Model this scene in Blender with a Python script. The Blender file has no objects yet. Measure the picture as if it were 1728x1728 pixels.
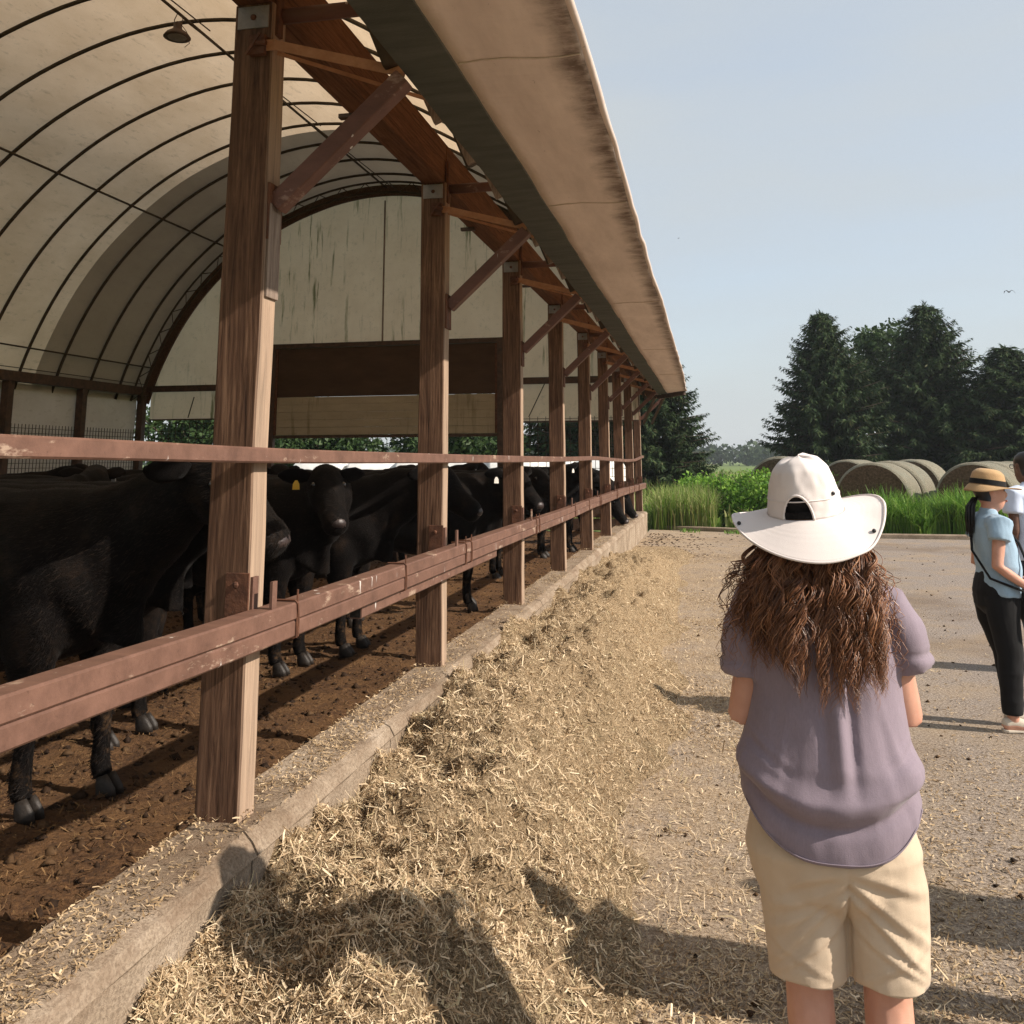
import bpy, bmesh, math, random
import numpy as np
from mathutils import Vector, Matrix

# ------------------------------------------------------------------ camera, sky, sun, exposure
sc = bpy.context.scene
R_ = math.radians
EYE = Vector((0, 0, 1.70))
FPX, YAW, PITCH, ROLL, PY = 1553.0, R_(11.87), R_(10.10), R_(-.25), 500.0
fw = Vector((-math.sin(YAW)*math.cos(PITCH), math.cos(YAW)*math.cos(PITCH), math.sin(PITCH)))
rt = Vector((math.cos(YAW), math.sin(YAW), 0)); up = rt.cross(fw)
rt = rt*math.cos(ROLL) + up*math.sin(ROLL); up = rt.cross(fw)
cd = bpy.data.cameras.new('camera'); cam = bpy.data.objects.new('camera', cd)
sc.collection.objects.link(cam); sc.camera = cam
cam.matrix_world = Matrix(((rt.x, up.x, -fw.x, EYE.x), (rt.y, up.y, -fw.y, EYE.y), (rt.z, up.z, -fw.z, EYE.z), (0, 0, 0, 1)))
cd.sensor_width = 36; cd.lens = 36*FPX/1728; cd.shift_y = -(864-PY)/1728
cd.clip_start = .05; cd.clip_end = 3000

SUN_DIR = Vector((-1, .14, -.69)).normalized()           # the way the light travels
elev = math.asin(-SUN_DIR.z); azim = math.atan2(-SUN_DIR.x, -SUN_DIR.y)
w = bpy.data.worlds.new('World'); sc.world = w; w.use_nodes = True
wn = w.node_tree; bg = wn.nodes['Background']
sky = wn.nodes.new('ShaderNodeTexSky'); sky.sky_type = 'NISHITA'; sky.sun_disc = False
sky.sun_elevation = elev; sky.sun_rotation = azim; sky.air_density = 1.1; sky.dust_density = 1.6; sky.ozone_density = 2.0; sky.altitude = 200
# thin high veil of summer cloud over the blue
tcw = wn.nodes.new('ShaderNodeTexCoord'); mpw = wn.nodes.new('ShaderNodeMapping'); mpw.inputs['Scale'].default_value = (1.0, 1.0, 4); mpw.inputs['Rotation'].default_value = (.25, .1, .4)
nzw = wn.nodes.new('ShaderNodeTexNoise'); nzw.inputs['Scale'].default_value = 2.2; nzw.inputs['Detail'].default_value = 5; nzw.inputs['Roughness'].default_value = .5
mrw = wn.nodes.new('ShaderNodeMapRange'); mrw.inputs[1].default_value = .3; mrw.inputs[2].default_value = .75; mrw.inputs[3].default_value = .70; mrw.inputs[4].default_value = .97
mxw = wn.nodes.new('ShaderNodeMix'); mxw.data_type = 'RGBA'; mxw.inputs[7].default_value = (2.5, 2.68, 2.78, 1)
wn.links.new(tcw.outputs['Generated'], mpw.inputs[0]); wn.links.new(mpw.outputs[0], nzw.inputs['Vector']); wn.links.new(nzw.outputs['Fac'], mrw.inputs[0])
wn.links.new(mrw.outputs[0], mxw.inputs[0]); wn.links.new(sky.outputs[0], mxw.inputs[6]); wn.links.new(mxw.outputs[2], bg.inputs[0]); bg.inputs[1].default_value = .15
sl = bpy.data.lights.new('sun', 'SUN'); sl.energy = 4.3; sl.angle = R_(.55); sl.color = (1, .89, .765)
so = bpy.data.objects.new('sun', sl); sc.collection.objects.link(so)
so.rotation_euler = SUN_DIR.to_track_quat('-Z', 'Y').to_euler(); so.location = (30, -3, 25)
sc.view_settings.view_transform = 'Standard'; sc.view_settings.look = 'None'
sc.view_settings.exposure = 0.7; sc.view_settings.gamma = 1; sc.view_settings.use_curve_mapping = False
sc.render.engine = 'CYCLES'; sc.cycles.use_denoising = True; sc.cycles.denoiser = 'OPENIMAGEDENOISE'; sc.cycles.denoising_input_passes = 'RGB_ALBEDO_NORMAL'; sc.cycles.denoising_prefilter = 'NONE'; sc.cycles.sample_clamp_indirect = 2.0; sc.cycles.max_bounces = 7
sc.cycles.diffuse_bounces = 4; sc.cycles.transmission_bounces = 6; sc.cycles.transparent_max_bounces = 12
sc.cycles.caustics_reflective = False; sc.cycles.caustics_refractive = False

# ------------------------------------------------------------------ helpers
rnd = random.Random(7); rng = np.random.default_rng(11)
COL = sc.collection
ORG = {}
def V(*a): return Vector(a)
class MB:
    def __init__(s): s.v = []; s.f = []
    def add(s, vs, fs):
        o = len(s.v); s.v += [tuple(p) for p in vs]; s.f += [tuple(i+o for i in f) for f in fs]; return s
    def box(s, x0, x1, y0, y1, z0, z1):
        return s.add([(x0,y0,z0),(x1,y0,z0),(x1,y1,z0),(x0,y1,z0),(x0,y0,z1),(x1,y0,z1),(x1,y1,z1),(x0,y1,z1)],
                     [(3,2,1,0),(4,5,6,7),(0,1,5,4),(1,2,6,5),(2,3,7,6),(3,0,4,7)])
    def bar(s, a, b, wd, ht, upv=(0,0,1)):
        a = Vector(a); b = Vector(b); t = (b-a).normalized(); u = Vector(upv); sd = t.cross(u)
        if sd.length < 1e-4: sd = t.cross(Vector((1,0,0)))
        sd.normalize(); u = sd.cross(t); vs = []
        for p in (a, b):
            for i, j in ((-1,-1),(1,-1),(1,1),(-1,1)): vs.append(p + sd*(i*wd/2) + u*(j*ht/2))
        return s.add(vs, [(3,2,1,0),(4,5,6,7),(0,1,5,4),(1,2,6,5),(2,3,7,6),(3,0,4,7)])
    def loft(s, st, n=12, hint=(0,0,1), cap=True, p=2.0):
        """st: list of (centre, radius along hint, radius sideways)"""
        pts = [Vector(q[0]) for q in st]; m = len(st); vs = []; fs = []; h = Vector(hint)
        for i in range(m):
            t = pts[min(i+1, m-1)] - pts[max(i-1, 0)]
            if t.length < 1e-9: t = Vector((0,0,1))
            t.normalize(); sd = t.cross(h)
            if sd.length < 1e-3: sd = t.cross(Vector((0,1,0)))
            sd.normalize(); u = sd.cross(t)
            ra = st[i][1]; rb = st[i][2] if len(st[i]) > 2 else ra
            for k in range(n):
                a = 2*math.pi*k/n; c = math.cos(a); d = math.sin(a)
                if p != 2.0:
                    c = math.copysign(abs(c)**(2/p), c); d = math.copysign(abs(d)**(2/p), d)
                vs.append(pts[i] + sd*(rb*c) + u*(ra*d))
        for i in range(m-1):
            for k in range(n):
                k2 = (k+1) % n; fs.append((i*n+k, i*n+k2, (i+1)*n+k2, (i+1)*n+k))
        if cap:
            fs.append(tuple(range(n-1, -1, -1))); fs.append(tuple(range((m-1)*n, m*n)))
        return s.add(vs, fs)
    def tube(s, pts, r, n=8, hint=(0,0,1), cap=True):
        if not isinstance(r, (list, tuple)): r = [r]*len(pts)
        return s.loft([(p, q, q) for p, q in zip(pts, r)], n, hint, cap)
    def ball(s, c, rx, ry, rz, n=10, m=6):
        st = [(V(c[0], c[1], c[2]+rz*math.sin(-math.pi/2+math.pi*(i+.02)/(m+.04))), max(1e-4, ry*math.cos(-math.pi/2+math.pi*(i+.02)/(m+.04))), max(1e-4, rx*math.cos(-math.pi/2+math.pi*(i+.02)/(m+.04)))) for i in range(m+1)]
        return s.loft(st, n, (0,1,0))
    def build(s, name, mat, parent=None, smooth=False, bevel=0, local=False):
        o = V(0,0,0)
        if parent is not None and not local: o = ORG.get(parent.name, o)
        me = bpy.data.meshes.new(name)
        me.from_pydata([(p[0]-o[0], p[1]-o[1], p[2]-o[2]) for p in s.v], [], s.f)
        return link(name, me, mat, parent, smooth, bevel)
def link(name, me, mat, parent=None, smooth=False, bevel=0):
    me.materials.append(mat)
    if smooth: me.polygons.foreach_set('use_smooth', [True]*len(me.polygons))
    ob = bpy.data.objects.new(name, me); COL.objects.link(ob)
    if parent is not None:
        ob.parent = parent; ORG[ob.name] = ORG.get(parent.name, V(0,0,0))
    else: ORG[ob.name] = V(0,0,0)
    if bevel:
        b = ob.modifiers.new('bevel', 'BEVEL'); b.width = bevel; b.segments = 2; b.limit_method = 'ANGLE'; b.angle_limit = R_(40)
    return ob
def npmesh(name, verts, quads, mat, parent=None, smooth=False, k=4):
    """fast mesh from numpy arrays: verts (N,3), quads (M,k)"""
    me = bpy.data.meshes.new(name); nv = len(verts); nf = len(quads)
    o = ORG.get(parent.name, V(0,0,0)) if parent is not None else V(0,0,0)
    verts = np.asarray(verts, np.float32) - np.array(o, np.float32)
    me.vertices.add(nv); me.vertices.foreach_set('co', verts.ravel())
    me.loops.add(nf*k); me.loops.foreach_set('vertex_index', np.asarray(quads, np.int32).ravel())
    me.polygons.add(nf); me.polygons.foreach_set('loop_start', np.arange(0, nf*k, k, dtype=np.int32))
    me.polygons.foreach_set('loop_total', np.full(nf, k, np.int32)); me.update(calc_edges=True); me.validate()
    return link(name, me, mat, parent, smooth)
def thing(name, label, cat, loc=(0,0,0), group=None, rotz=0):
    o = bpy.data.objects.new(name, None); COL.objects.link(o); o.location = loc; o.rotation_euler = (0,0,rotz)
    o.empty_display_size = .2; tag(o, label, cat, group); ORG[o.name] = Vector(loc); return o
def tag(o, label=None, cat=None, group=None, kind=None):
    if label: o['label'] = label
    if cat: o['category'] = cat
    if group: o['group'] = group
    if kind: o['kind'] = kind
    return o
def dup(root, loc, rotz=0, scale=1, label=None, group=None):
    r = root.copy(); COL.objects.link(r); r.location = loc; r.rotation_euler = (0,0,rotz)
    r.scale = (scale,)*3 if not isinstance(scale, tuple) else scale
    if label: r['label'] = label
    if group: r['group'] = group
    for ch in list(root.children):
        c = ch.copy(); COL.objects.link(c); c.parent = r
        for g in list(ch.children):
            d = g.copy(); COL.objects.link(d); d.parent = c
    return r
def remesh(mb, voxel, smooth=4, fac=.5):
    """one continuous surface out of overlapping closed pieces: returns (verts Nx3, quads list)"""
    me = bpy.data.meshes.new('tmp'); me.from_pydata(mb.v, [], mb.f)
    ob = bpy.data.objects.new('tmp', me); COL.objects.link(ob)
    m = ob.modifiers.new('r', 'REMESH'); m.mode = 'VOXEL'; m.voxel_size = voxel
    if smooth:
        q = ob.modifiers.new('s', 'SMOOTH'); q.iterations = smooth; q.factor = fac
    ev = ob.evaluated_get(bpy.context.evaluated_depsgraph_get()); out = bpy.data.meshes.new_from_object(ev)
    bpy.data.objects.remove(ob); bpy.data.meshes.remove(me)
    return out
def mverts(me):
    a = np.empty(len(me.vertices)*3, np.float32); me.vertices.foreach_get('co', a); return a.reshape(-1,3).astype(float)
def mnorms(me):
    a = np.empty(len(me.vertices)*3, np.float32); me.vertices.foreach_get('normal', a); return a.reshape(-1,3).astype(float)
def setverts(me, a): me.vertices.foreach_set('co', np.asarray(a, np.float32).ravel()); me.update()
# value noise in numpy
_T = np.random.default_rng(3).random(4096)
def _h(i, j, k): return _T[(i*73 + j*179 + k*283 + ((i*j) % 31)*17 + ((j*k) % 29)*13) % 4096]
def n3(x, y, z=0.0):
    x, y, z = np.broadcast_arrays(np.asarray(x, float), np.asarray(y, float), np.asarray(z, float))
    xi = np.floor(x).astype(int); yi = np.floor(y).astype(int); zi = np.floor(z).astype(int)
    fx = x-xi; fy = y-yi; fz = z-zi; s = lambda t: t*t*(3-2*t); fx = s(fx); fy = s(fy); fz = s(fz); r = 0
    for a in (0,1):
        for b in (0,1):
            for c in (0,1):
                r = r + _h(xi+a, yi+b, zi+c)*(fx if a else 1-fx)*(fy if b else 1-fy)*(fz if c else 1-fz)
    return r*2-1
def fbm(x, y, z=0.0, o=4, g=.5):
    r = 0; a = 1; q = 1
    for i in range(o): r = r + a*n3(np.asarray(x)*q+i*17.3, np.asarray(y)*q+i*9.1, np.asarray(z)*q+i*5.7); a *= g; q *= 2.03
    return r
# ------------------------------------------------------------------ materials
def newmat(name):
    m = bpy.data.materials.new(name); m.use_nodes = True; nt = m.node_tree; return m, nt, nt.nodes['Principled BSDF']
def nd(nt, t, **kw):
    n = nt.nodes.new('ShaderNode'+t)
    for k, v in kw.items():
        if k in n.inputs: n.inputs[k].default_value = v
        else: setattr(n, k, v)
    return n
def coords(nt, scale=(1,1,1), rand=True, kind='Object'):
    tc = nd(nt, 'TexCoord'); mp = nd(nt, 'Mapping'); mp.inputs['Scale'].default_value = scale
    nt.links.new(tc.outputs[kind], mp.inputs[0])
    if rand:
        oi = nd(nt, 'ObjectInfo'); ml = nd(nt, 'Math', operation='MULTIPLY'); ml.inputs[1].default_value = 37.0
        nt.links.new(oi.outputs['Random'], ml.inputs[0]); nt.links.new(ml.outputs[0], mp.inputs['Location'])
    return mp.outputs[0]
def noise(nt, co, scale, detail=6, rough=.55, dist=0):
    n = nd(nt, 'TexNoise'); n.inputs['Scale'].default_value = scale; n.inputs['Detail'].default_value = detail
    n.inputs['Roughness'].default_value = rough; n.inputs['Distortion'].default_value = dist
    nt.links.new(co, n.inputs['Vector']); return n.outputs['Fac']
def ramp(nt, fac, stops):
    r = nd(nt, 'ValToRGB'); e = r.color_ramp.elements
    while len(e) < len(stops): e.new(.5)
    for i, (p, c) in enumerate(stops):
        e[i].position = p; e[i].color = (c[0], c[1], c[2], 1) if not isinstance(c, (int, float)) else (c, c, c, 1)
    nt.links.new(fac, r.inputs[0]); return r.outputs[0]
def mix(nt, fac, a, b, mode='MIX'):
    m = nd(nt, 'Mix', data_type='RGBA', blend_type=mode)
    for s, i in ((fac, 0), (a, 6), (b, 7)):
        if hasattr(s, 'links'): nt.links.new(s, m.inputs[i])
        elif isinstance(s, (int, float)): m.inputs[i].default_value = s
        else: m.inputs[i].default_value = (s[0], s[1], s[2], 1)
    return m.outputs[2]
def bump(nt, b, h, strength=.4, dist=.02):
    n = nd(nt, 'Bump'); n.inputs['Strength'].default_value = strength; n.inputs['Distance'].default_value = dist
    nt.links.new(h, n.inputs['Height']); nt.links.new(n.outputs[0], b.inputs['Normal'])
def surf(name, c1, c2, scale=4, stretch=(1,1,1), rough=.85, bs=.35, bscale=60, bdist=.01, spec=.25, rand=True, c3=None, metal=0):
    m, nt, b = newmat(name); co = coords(nt, stretch, rand)
    f = noise(nt, co, scale, 8, .6)
    st = [(.3, c1), (.7, c2)] if c3 is None else [(.28, c1), (.5, c3), (.72, c2)]
    nt.links.new(ramp(nt, f, st), b.inputs['Base Color'])
    bump(nt, b, noise(nt, co, bscale, 5, .6), bs, bdist)
    b.inputs['Roughness'].default_value = rough; b.inputs['Specular IOR Level'].default_value = spec; b.inputs['Metallic'].default_value = metal
    return m
def island(name, cols, rough=.8, trans=0, spec=.2, sheen=0):
    """flat pieces, each with its own tint"""
    m, nt, b = newmat(name); g = nd(nt, 'NewGeometry')
    c = ramp(nt, g.outputs['Random Per Island'], [(i/max(1, len(cols)-1), q) for i, q in enumerate(cols)])
    nt.links.new(c, b.inputs['Base Color']); b.inputs['Roughness'].default_value = rough; b.inputs['Specular IOR Level'].default_value = spec
    if trans:
        t = nd(nt, 'BsdfTranslucent'); nt.links.new(c, t.inputs[0]); mx = nd(nt, 'MixShader'); mx.inputs[0].default_value = trans
        nt.links.new(b.outputs[0], mx.inputs[1]); nt.links.new(t.outputs[0], mx.inputs[2]); nt.links.new(mx.outputs[0], nt.nodes['Material Output'].inputs[0])
    return m
def wood(name, dark, midc, light, axis=2, rough=.8, streak=None, pale_side=None):
    m, nt, b = newmat(name)
    s = [14, 14, 14]; s[axis] = .8
    co = coords(nt, tuple(s)); co1 = coords(nt, (1,1,1))
    wv = nd(nt, 'TexWave', wave_type='RINGS', rings_direction='XYZ'[axis]); wv.inputs['Scale'].default_value = 19
    wv.inputs['Distortion'].default_value = 6; wv.inputs['Detail'].default_value = 2; wv.inputs['Detail Scale'].default_value = .16; wv.inputs['Detail Roughness'].default_value = .6
    mpw = nd(nt, 'Mapping'); nt.links.new(co1, mpw.inputs[0]); rr_ = [R_(3.2), R_(-2.4), R_(2.8)]; rr_[axis] = 0; mpw.inputs['Rotation'].default_value = rr_
    s3 = [1, 1, 1]; s3[axis] = .55; mpw.inputs['Scale'].default_value = s3; nt.links.new(mpw.outputs[0], wv.inputs['Vector'])
    n1 = noise(nt, co, 1.7, 9, .72, 1.4); n2 = noise(nt, co1, 2.3, 4, .6); n4 = noise(nt, co, 9, 6, .7)
    grain = ramp(nt, wv.outputs['Fac'], [(.04, dark), (.22, midc), (.95, light)])
    base = ramp(nt, n1, [(.34, dark), (.5, midc), (.68, light)])
    c = mix(nt, .13, base, grain)
    c = mix(nt, .45, c, ramp(nt, n2, [(.3, (.35,.3,.27)), (.7, (1,1,1))]), 'MULTIPLY')
    c = mix(nt, .5, c, ramp(nt, n4, [(.35, (.45,.42,.4)), (.55, (1,1,1))]), 'MULTIPLY')
    if streak:
        s2 = [26, 26, 26]; s2[2] = 5
        n5 = noise(nt, coords(nt, tuple(s2)), 1.0, 4, .5); c = mix(nt, ramp(nt, n5, [(.70, 0), (.74, 1)]), c, streak)
    if pale_side: # faces turned towards +X are mixed with a paler wood tone
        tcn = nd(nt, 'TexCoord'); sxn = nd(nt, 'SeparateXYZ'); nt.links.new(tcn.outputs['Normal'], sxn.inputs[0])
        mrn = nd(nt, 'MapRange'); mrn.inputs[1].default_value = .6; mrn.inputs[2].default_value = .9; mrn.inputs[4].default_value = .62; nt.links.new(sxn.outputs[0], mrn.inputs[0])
        c = mix(nt, mrn.outputs[0], c, ramp(nt, n1, [(.3, tuple(q*.6 for q in pale_side)), (.6, pale_side)]))
    nt.links.new(c, b.inputs['Base Color']); b.inputs['Roughness'].default_value = rough; b.inputs['Specular IOR Level'].default_value = .2
    h = mix(nt, .75, n1, n4); h = mix(nt, .15, h, wv.outputs['Fac']); bump(nt, b, h, .7, .005); return m
# ------------------------------------------------------------------ surface materials of the setting
def m_yard():
    m, nt, b = newmat('worn_asphalt'); co = coords(nt, (1,1,1), False)
    f1 = noise(nt, co, 1.3, 5, .6); f2 = noise(nt, co, 62, 6, .85); f3 = noise(nt, co, 190, 3, .7); f4 = noise(nt, co, .45, 4, .6)
    c = ramp(nt, f2, [(.36, (.055,.047,.041)), (.5, (.235,.196,.168)), (.64, (.51,.445,.39))])
    c = mix(nt, ramp(nt, f1, [(.46, 0), (.68, .55)]), c, (.34,.25,.155))
    c = mix(nt, ramp(nt, f4, [(.48, 0), (.62, .55)]), c, (.15,.105,.07))
    # straw dust trodden in along the feed line
    sx = nd(nt, 'SeparateXYZ'); nt.links.new(co, sx.inputs[0])
    mr = nd(nt, 'MapRange'); mr.inputs[1].default_value = 2.6; mr.inputs[2].default_value = -.6; nt.links.new(sx.outputs[0], mr.inputs[0])
    dust = mix(nt, 1, mr.outputs[0], ramp(nt, noise(nt, co, 3, 6, .7), [(.3, .25), (.65, 1)]), 'MULTIPLY')
    c = mix(nt, dust, c, ramp(nt, f2, [(.36, (.12,.08,.05)), (.5, (.37,.275,.18)), (.64, (.62,.50,.35))]))
    nt.links.new(c, b.inputs['Base Color']); b.inputs['Roughness'].default_value = .95; b.inputs['Specular IOR Level'].default_value = .1
    bump(nt, b, mix(nt, .5, f2, f3), .7, .012); return m
def m_floor():
    m, nt, b = newmat('manure_floor'); co = coords(nt, (1,1,1), False)
    f1 = noise(nt, co, 2.2, 6, .65); f2 = noise(nt, co, 28, 6, .75); 
    c = ramp(nt, f2, [(.3, (.022,.011,.006)), (.5, (.085,.042,.018)), (.72, (.19,.10,.042))])
    c = mix(nt, ramp(nt, f1, [(.45, 0), (.62, .6)]), c, (.16,.085,.034))
    nt.links.new(c, b.inputs['Base Color']); b.inputs['Roughness'].default_value = .72; b.inputs['Specular IOR Level'].default_value = .3
    bump(nt, b, f2, .9, .03); return m
def m_feed():
    m, nt, b = newmat('chopped_feed'); co = coords(nt, (1,1,1), False)
    f1 = noise(nt, co, 3.2, 5, .65); f2 = noise(nt, co, 110, 4, .8, .6)
    c = ramp(nt, f2, [(.34, (.07,.045,.024)), (.5, (.34,.245,.145)), (.68, (.64,.50,.335))])
    c = mix(nt, ramp(nt, f1, [(.56, 0), (.72, .55)]), c, (.13,.10,.05))
    nt.links.new(c, b.inputs['Base Color']); b.inputs['Roughness'].default_value = .95; b.inputs['Specular IOR Level'].default_value = .1
    bump(nt, b, f2, 1, .02); return m
def m_concrete():
    m, nt, b = newmat('weathered_concrete'); co = coords(nt, (1,1,1), False)
    f1 = noise(nt, co, 2.6, 6, .65); f2 = noise(nt, co, 90, 5, .7)
    c = ramp(nt, f1, [(.3, (.22,.165,.115)), (.55, (.37,.295,.22)), (.75, (.50,.42,.335))])
    c = mix(nt, .55, c, ramp(nt, f2, [(.38, (.30,.27,.25)), (.58, (1,1,1))]), 'MULTIPLY')
    sx = nd(nt, 'SeparateXYZ'); nt.links.new(co, sx.inputs[0])
    mr = nd(nt, 'MapRange'); mr.inputs[1].default_value = .36; mr.inputs[2].default_value = .46; nt.links.new(sx.outputs[2], mr.inputs[0])
    st = mix(nt, 1, mr.outputs[0], ramp(nt, noise(nt, coords(nt, (3,2.2,5), False), 1.4, 7, .75), [(.42, 0), (.66, .65)]), 'MULTIPLY')
    c = mix(nt, st, c, (.15,.095,.06))
    nt.links.new(c, b.inputs['Base Color']); b.inputs['Roughness'].default_value = .9; b.inputs['Specular IOR Level'].default_value = .2
    bump(nt, b, f2, .8, .010); return m
STRAW = island('straw', [(.13,.085,.045),(.40,.285,.165),(.60,.455,.285),(.72,.57,.385),(.43,.355,.205),(.84,.70,.50),(.66,.51,.33),(.26,.175,.095),(.77,.615,.425)], .75, .12)
CHIP = island('chip', [(.15,.095,.05),(.32,.225,.125),(.46,.34,.20),(.58,.46,.31),(.42,.30,.175),(.24,.16,.09)], .8, .05)
CLOD = island('dung_clod', [(.018,.010,.006),(.035,.019,.010),(.06,.033,.016),(.085,.05,.025)], .85)
DARKBIT = island('bedding_bit', [(.04,.02,.01),(.09,.047,.021),(.14,.08,.035),(.21,.13,.06),(.07,.034,.016)], .75)
GRASSM = island('grass_blade', [(.07,.17,.02),(.12,.26,.035),(.18,.33,.05),(.27,.38,.09)], .5, .35)
M_YARD = m_yard(); M_FLOOR = m_floor(); M_FEED = m_feed(); M_CONC = m_concrete()
M_FIELD = surf('field_grass', (.07,.12,.025), (.19,.22,.07), 3, rough=.9, bscale=25, bdist=.05, c3=(.12,.17,.04), rand=False)

# ------------------------------------------------------------------ ground, yard, barn floor
BY0, BY1 = -4.5, 22.5          # the barn's length
tag(MB().add([(-500,-200,-.03),(500,-200,-.03),(500,900,-.03),(-500,900,-.03)], [(0,1,2,3)]).build('ground', M_FIELD), kind='structure')
tag(MB().add([(-1.5,-9,.0),(16,-9,0),(16,21.3,0),(3.2,21.7,0),(.6,22.9,0),(-1.5,23.6,0)], [(0,1,2,3,4,5)]).build('farm_yard', M_YARD), kind='structure')
# low kerb at the yard's far edge
mb = MB(); ke = [(16,21.45,.0),(3.3,21.85,.0),(1.2,22.8,.0),(-1.1,23.75,0)]
for a, b2 in zip(ke[:-1], ke[1:]): mb.bar((a[0],a[1],.02), (b2[0],b2[1],.02), .22, .14)
tag(mb.build('yard_kerb', M_CONC, bevel=.02), kind='structure')

def floor_h(x, y): return .02 + .028*fbm(x*2.1, y*2.1, 0, 4) + .016*fbm(x*11, y*11, 3, 3)
xs = np.concatenate([np.arange(-15.2, -7, .2), np.arange(-7, -1.70, .075)]); ys = np.arange(BY0, 22.6, .085)
X, Y = np.meshgrid(xs, ys); Z = floor_h(X, Y)
def grid_quads(nx, ny):
    i, j = np.meshgrid(np.arange(nx-1), np.arange(ny-1)); a = (j*nx+i).ravel(); return np.stack([a, a+1, a+nx+1, a+nx], 1)
tag(npmesh('barn_floor', np.stack([X,Y,Z],-1).reshape(-1,3), grid_quads(len(xs), len(ys)), M_FLOOR, smooth=True), kind='structure')

# concrete feed kerb
CX0, CX1, CZ = -1.765, -1.485, .50
curb = thing('feed_kerb', 'low tan concrete kerb wall running along the open side of the barn', 'kerb', (-1.6, 3, 0))
ycuts = [BY0, -1.9, .55, 3.02, 4.35, 8.3, 12.2, 16.4, 19.5, 22.66]
for a, b2 in zip(ycuts[:-1], ycuts[1:]):
    ysg = np.linspace(a+.006, b2-.006, max(2, int((b2-a)/.12)))
    prof = [(CX0, -.05), (CX0, CZ-.012), (CX0+.015, CZ), (CX1-.06, CZ), (CX1-.02, CZ-.018), (CX1, CZ-.06), (CX1-.012, CZ-.075), (CX1-.018, .02), (CX1-.018, -.05)]
    vs = []; fs = []; n = len(prof)
    for i, yy in enumerate(ysg):
        for k, (px_, pz_) in enumerate(prof):
            wob = .009*float(n3(yy*2.3, k*.7, 5)) + .007*float(n3(yy*11, k*1.3, 2))
            vs.append((px_ + (wob if k > 2 else wob*.5), yy, pz_ + (wob*.9 if 0 < k < 6 else 0)))
    for i in range(len(ysg)-1):
        for k in range(n-1): fs.append((i*n+k, i*n+k+1, (i+1)*n+k+1, (i+1)*n+k))
    fs.append(tuple(range(n))); fs.append(tuple(range((len(ysg)-1)*n+n-1, (len(ysg)-1)*n-1, -1)))
    MB().add(vs, fs).build('kerb_section', M_CONC, curb)

# ------------------------------------------------------------------ the long heap of feed
YK = [0,1.2,2,2.7,3.1,4.2,5,6.5,8,10,14,16,18,19.5]; HK = [.05,.10,.18,.31,.36,.37,.43,.45,.42,.34,.28,.13,.03,.0]
def feed_h(x, y):
    hc = np.interp(y, YK, HK); w_ = 1.12 + .22*n3(y*.8, 3.3, 0) + np.where(y < 2.6, .12, 0)
    t = np.clip((x+1.49)/w_, 0, 1.3)
    g = np.interp(t, [0,.12,.3,.5,.7,.86,1,1.15,1.3], [1.0,1.0,1.10,1.0,.62,.25,.07,.015,0])
    amp = np.clip(g*1.3, .0, 1)*np.clip(hc/.3, 0, 1)
    return hc*g + amp*(.085*fbm(x*2.4, y*2.4, 1, 3) + .075*np.abs(fbm(x*5.5, y*5.5, 4, 3)) + .028*fbm(x*17, y*17, 2, 2) - .03) - .05*np.clip((t-.92+.16*n3(x*3, y*3, 8))/.35, 0, 1)
xs = np.arange(-1.51, .55, .028); ys = np.arange(.6, 19.5, .030)
X, Y = np.meshgrid(xs, ys); Z = feed_h(X, Y) + .012*fbm(X*34, Y*34, 0, 2)*np.clip(feed_h(X, Y)*8, 0, 1) - .006
heap = npmesh('feed_heap', np.stack([X,Y,Z],-1).reshape(-1,3), grid_quads(len(xs), len(ys)), M_FEED, smooth=True)
tag(heap, 'long heap of chopped tan hay and straw piled against the concrete kerb', 'feed', kind='stuff')

def ribbons(n, x, y, z, L, W, tilt=.35, bend=.25):
    a = rng.uniform(0, 2*np.pi, n); ti = rng.normal(0, tilt, n)
    d = np.stack([np.cos(a)*np.cos(ti), np.sin(a)*np.cos(ti), np.sin(ti)], 1)
    s = np.stack([-np.sin(a), np.cos(a), rng.normal(0, .5, n)], 1); s /= np.linalg.norm(s, axis=1)[:,None]
    c = np.stack([x,y,z], 1); u = np.cross(d, s); b_ = rng.normal(0, bend, n)*L; sb = rng.normal(0, bend, n)*L
    off = u*b_[:,None] + s*sb[:,None]
    p0 = c - d*(L/2)[:,None] - off*.5; p1 = c + off*.5; p2 = c + d*(L/2)[:,None] - off*.5; sw = s*(W/2)[:,None]
    v = np.stack([p0-sw, p0+sw, p1+sw, p1-sw, p2+sw*.6, p2-sw*.6], 1).reshape(-1,3)
    o = np.arange(n)*6; q = np.concatenate([np.stack([o, o+1, o+2, o+3], 1), np.stack([o+3, o+2, o+4, o+5], 1)])
    return v, q
def ysample(n, a, b2, p): # density falling with distance
    u = rng.random(n); return (a**(1-p) + u*(b2**(1-p)-a**(1-p)))**(1/(1-p))
n = 205000; y = ysample(n, 1.5, 17.5, 1.45); x = -1.485 + 2.5*rng.random(n)**1.25
h = np.maximum(feed_h(x, y), 0); keep = (rng.random(n) < np.clip(.30 - .25*np.clip(x, 0, 1) + h*6, 0, 1)); x, y, h = x[keep], y[keep], h[keep]; n = len(x)
hol = fbm(x*5.5, y*5.5, 4, 3); k2 = rng.random(n) < np.clip(.62 + 1.2*np.abs(hol) + .5*(h < .05), .3, 1); x, y, h = x[k2], y[k2], h[k2]; n = len(x)
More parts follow.
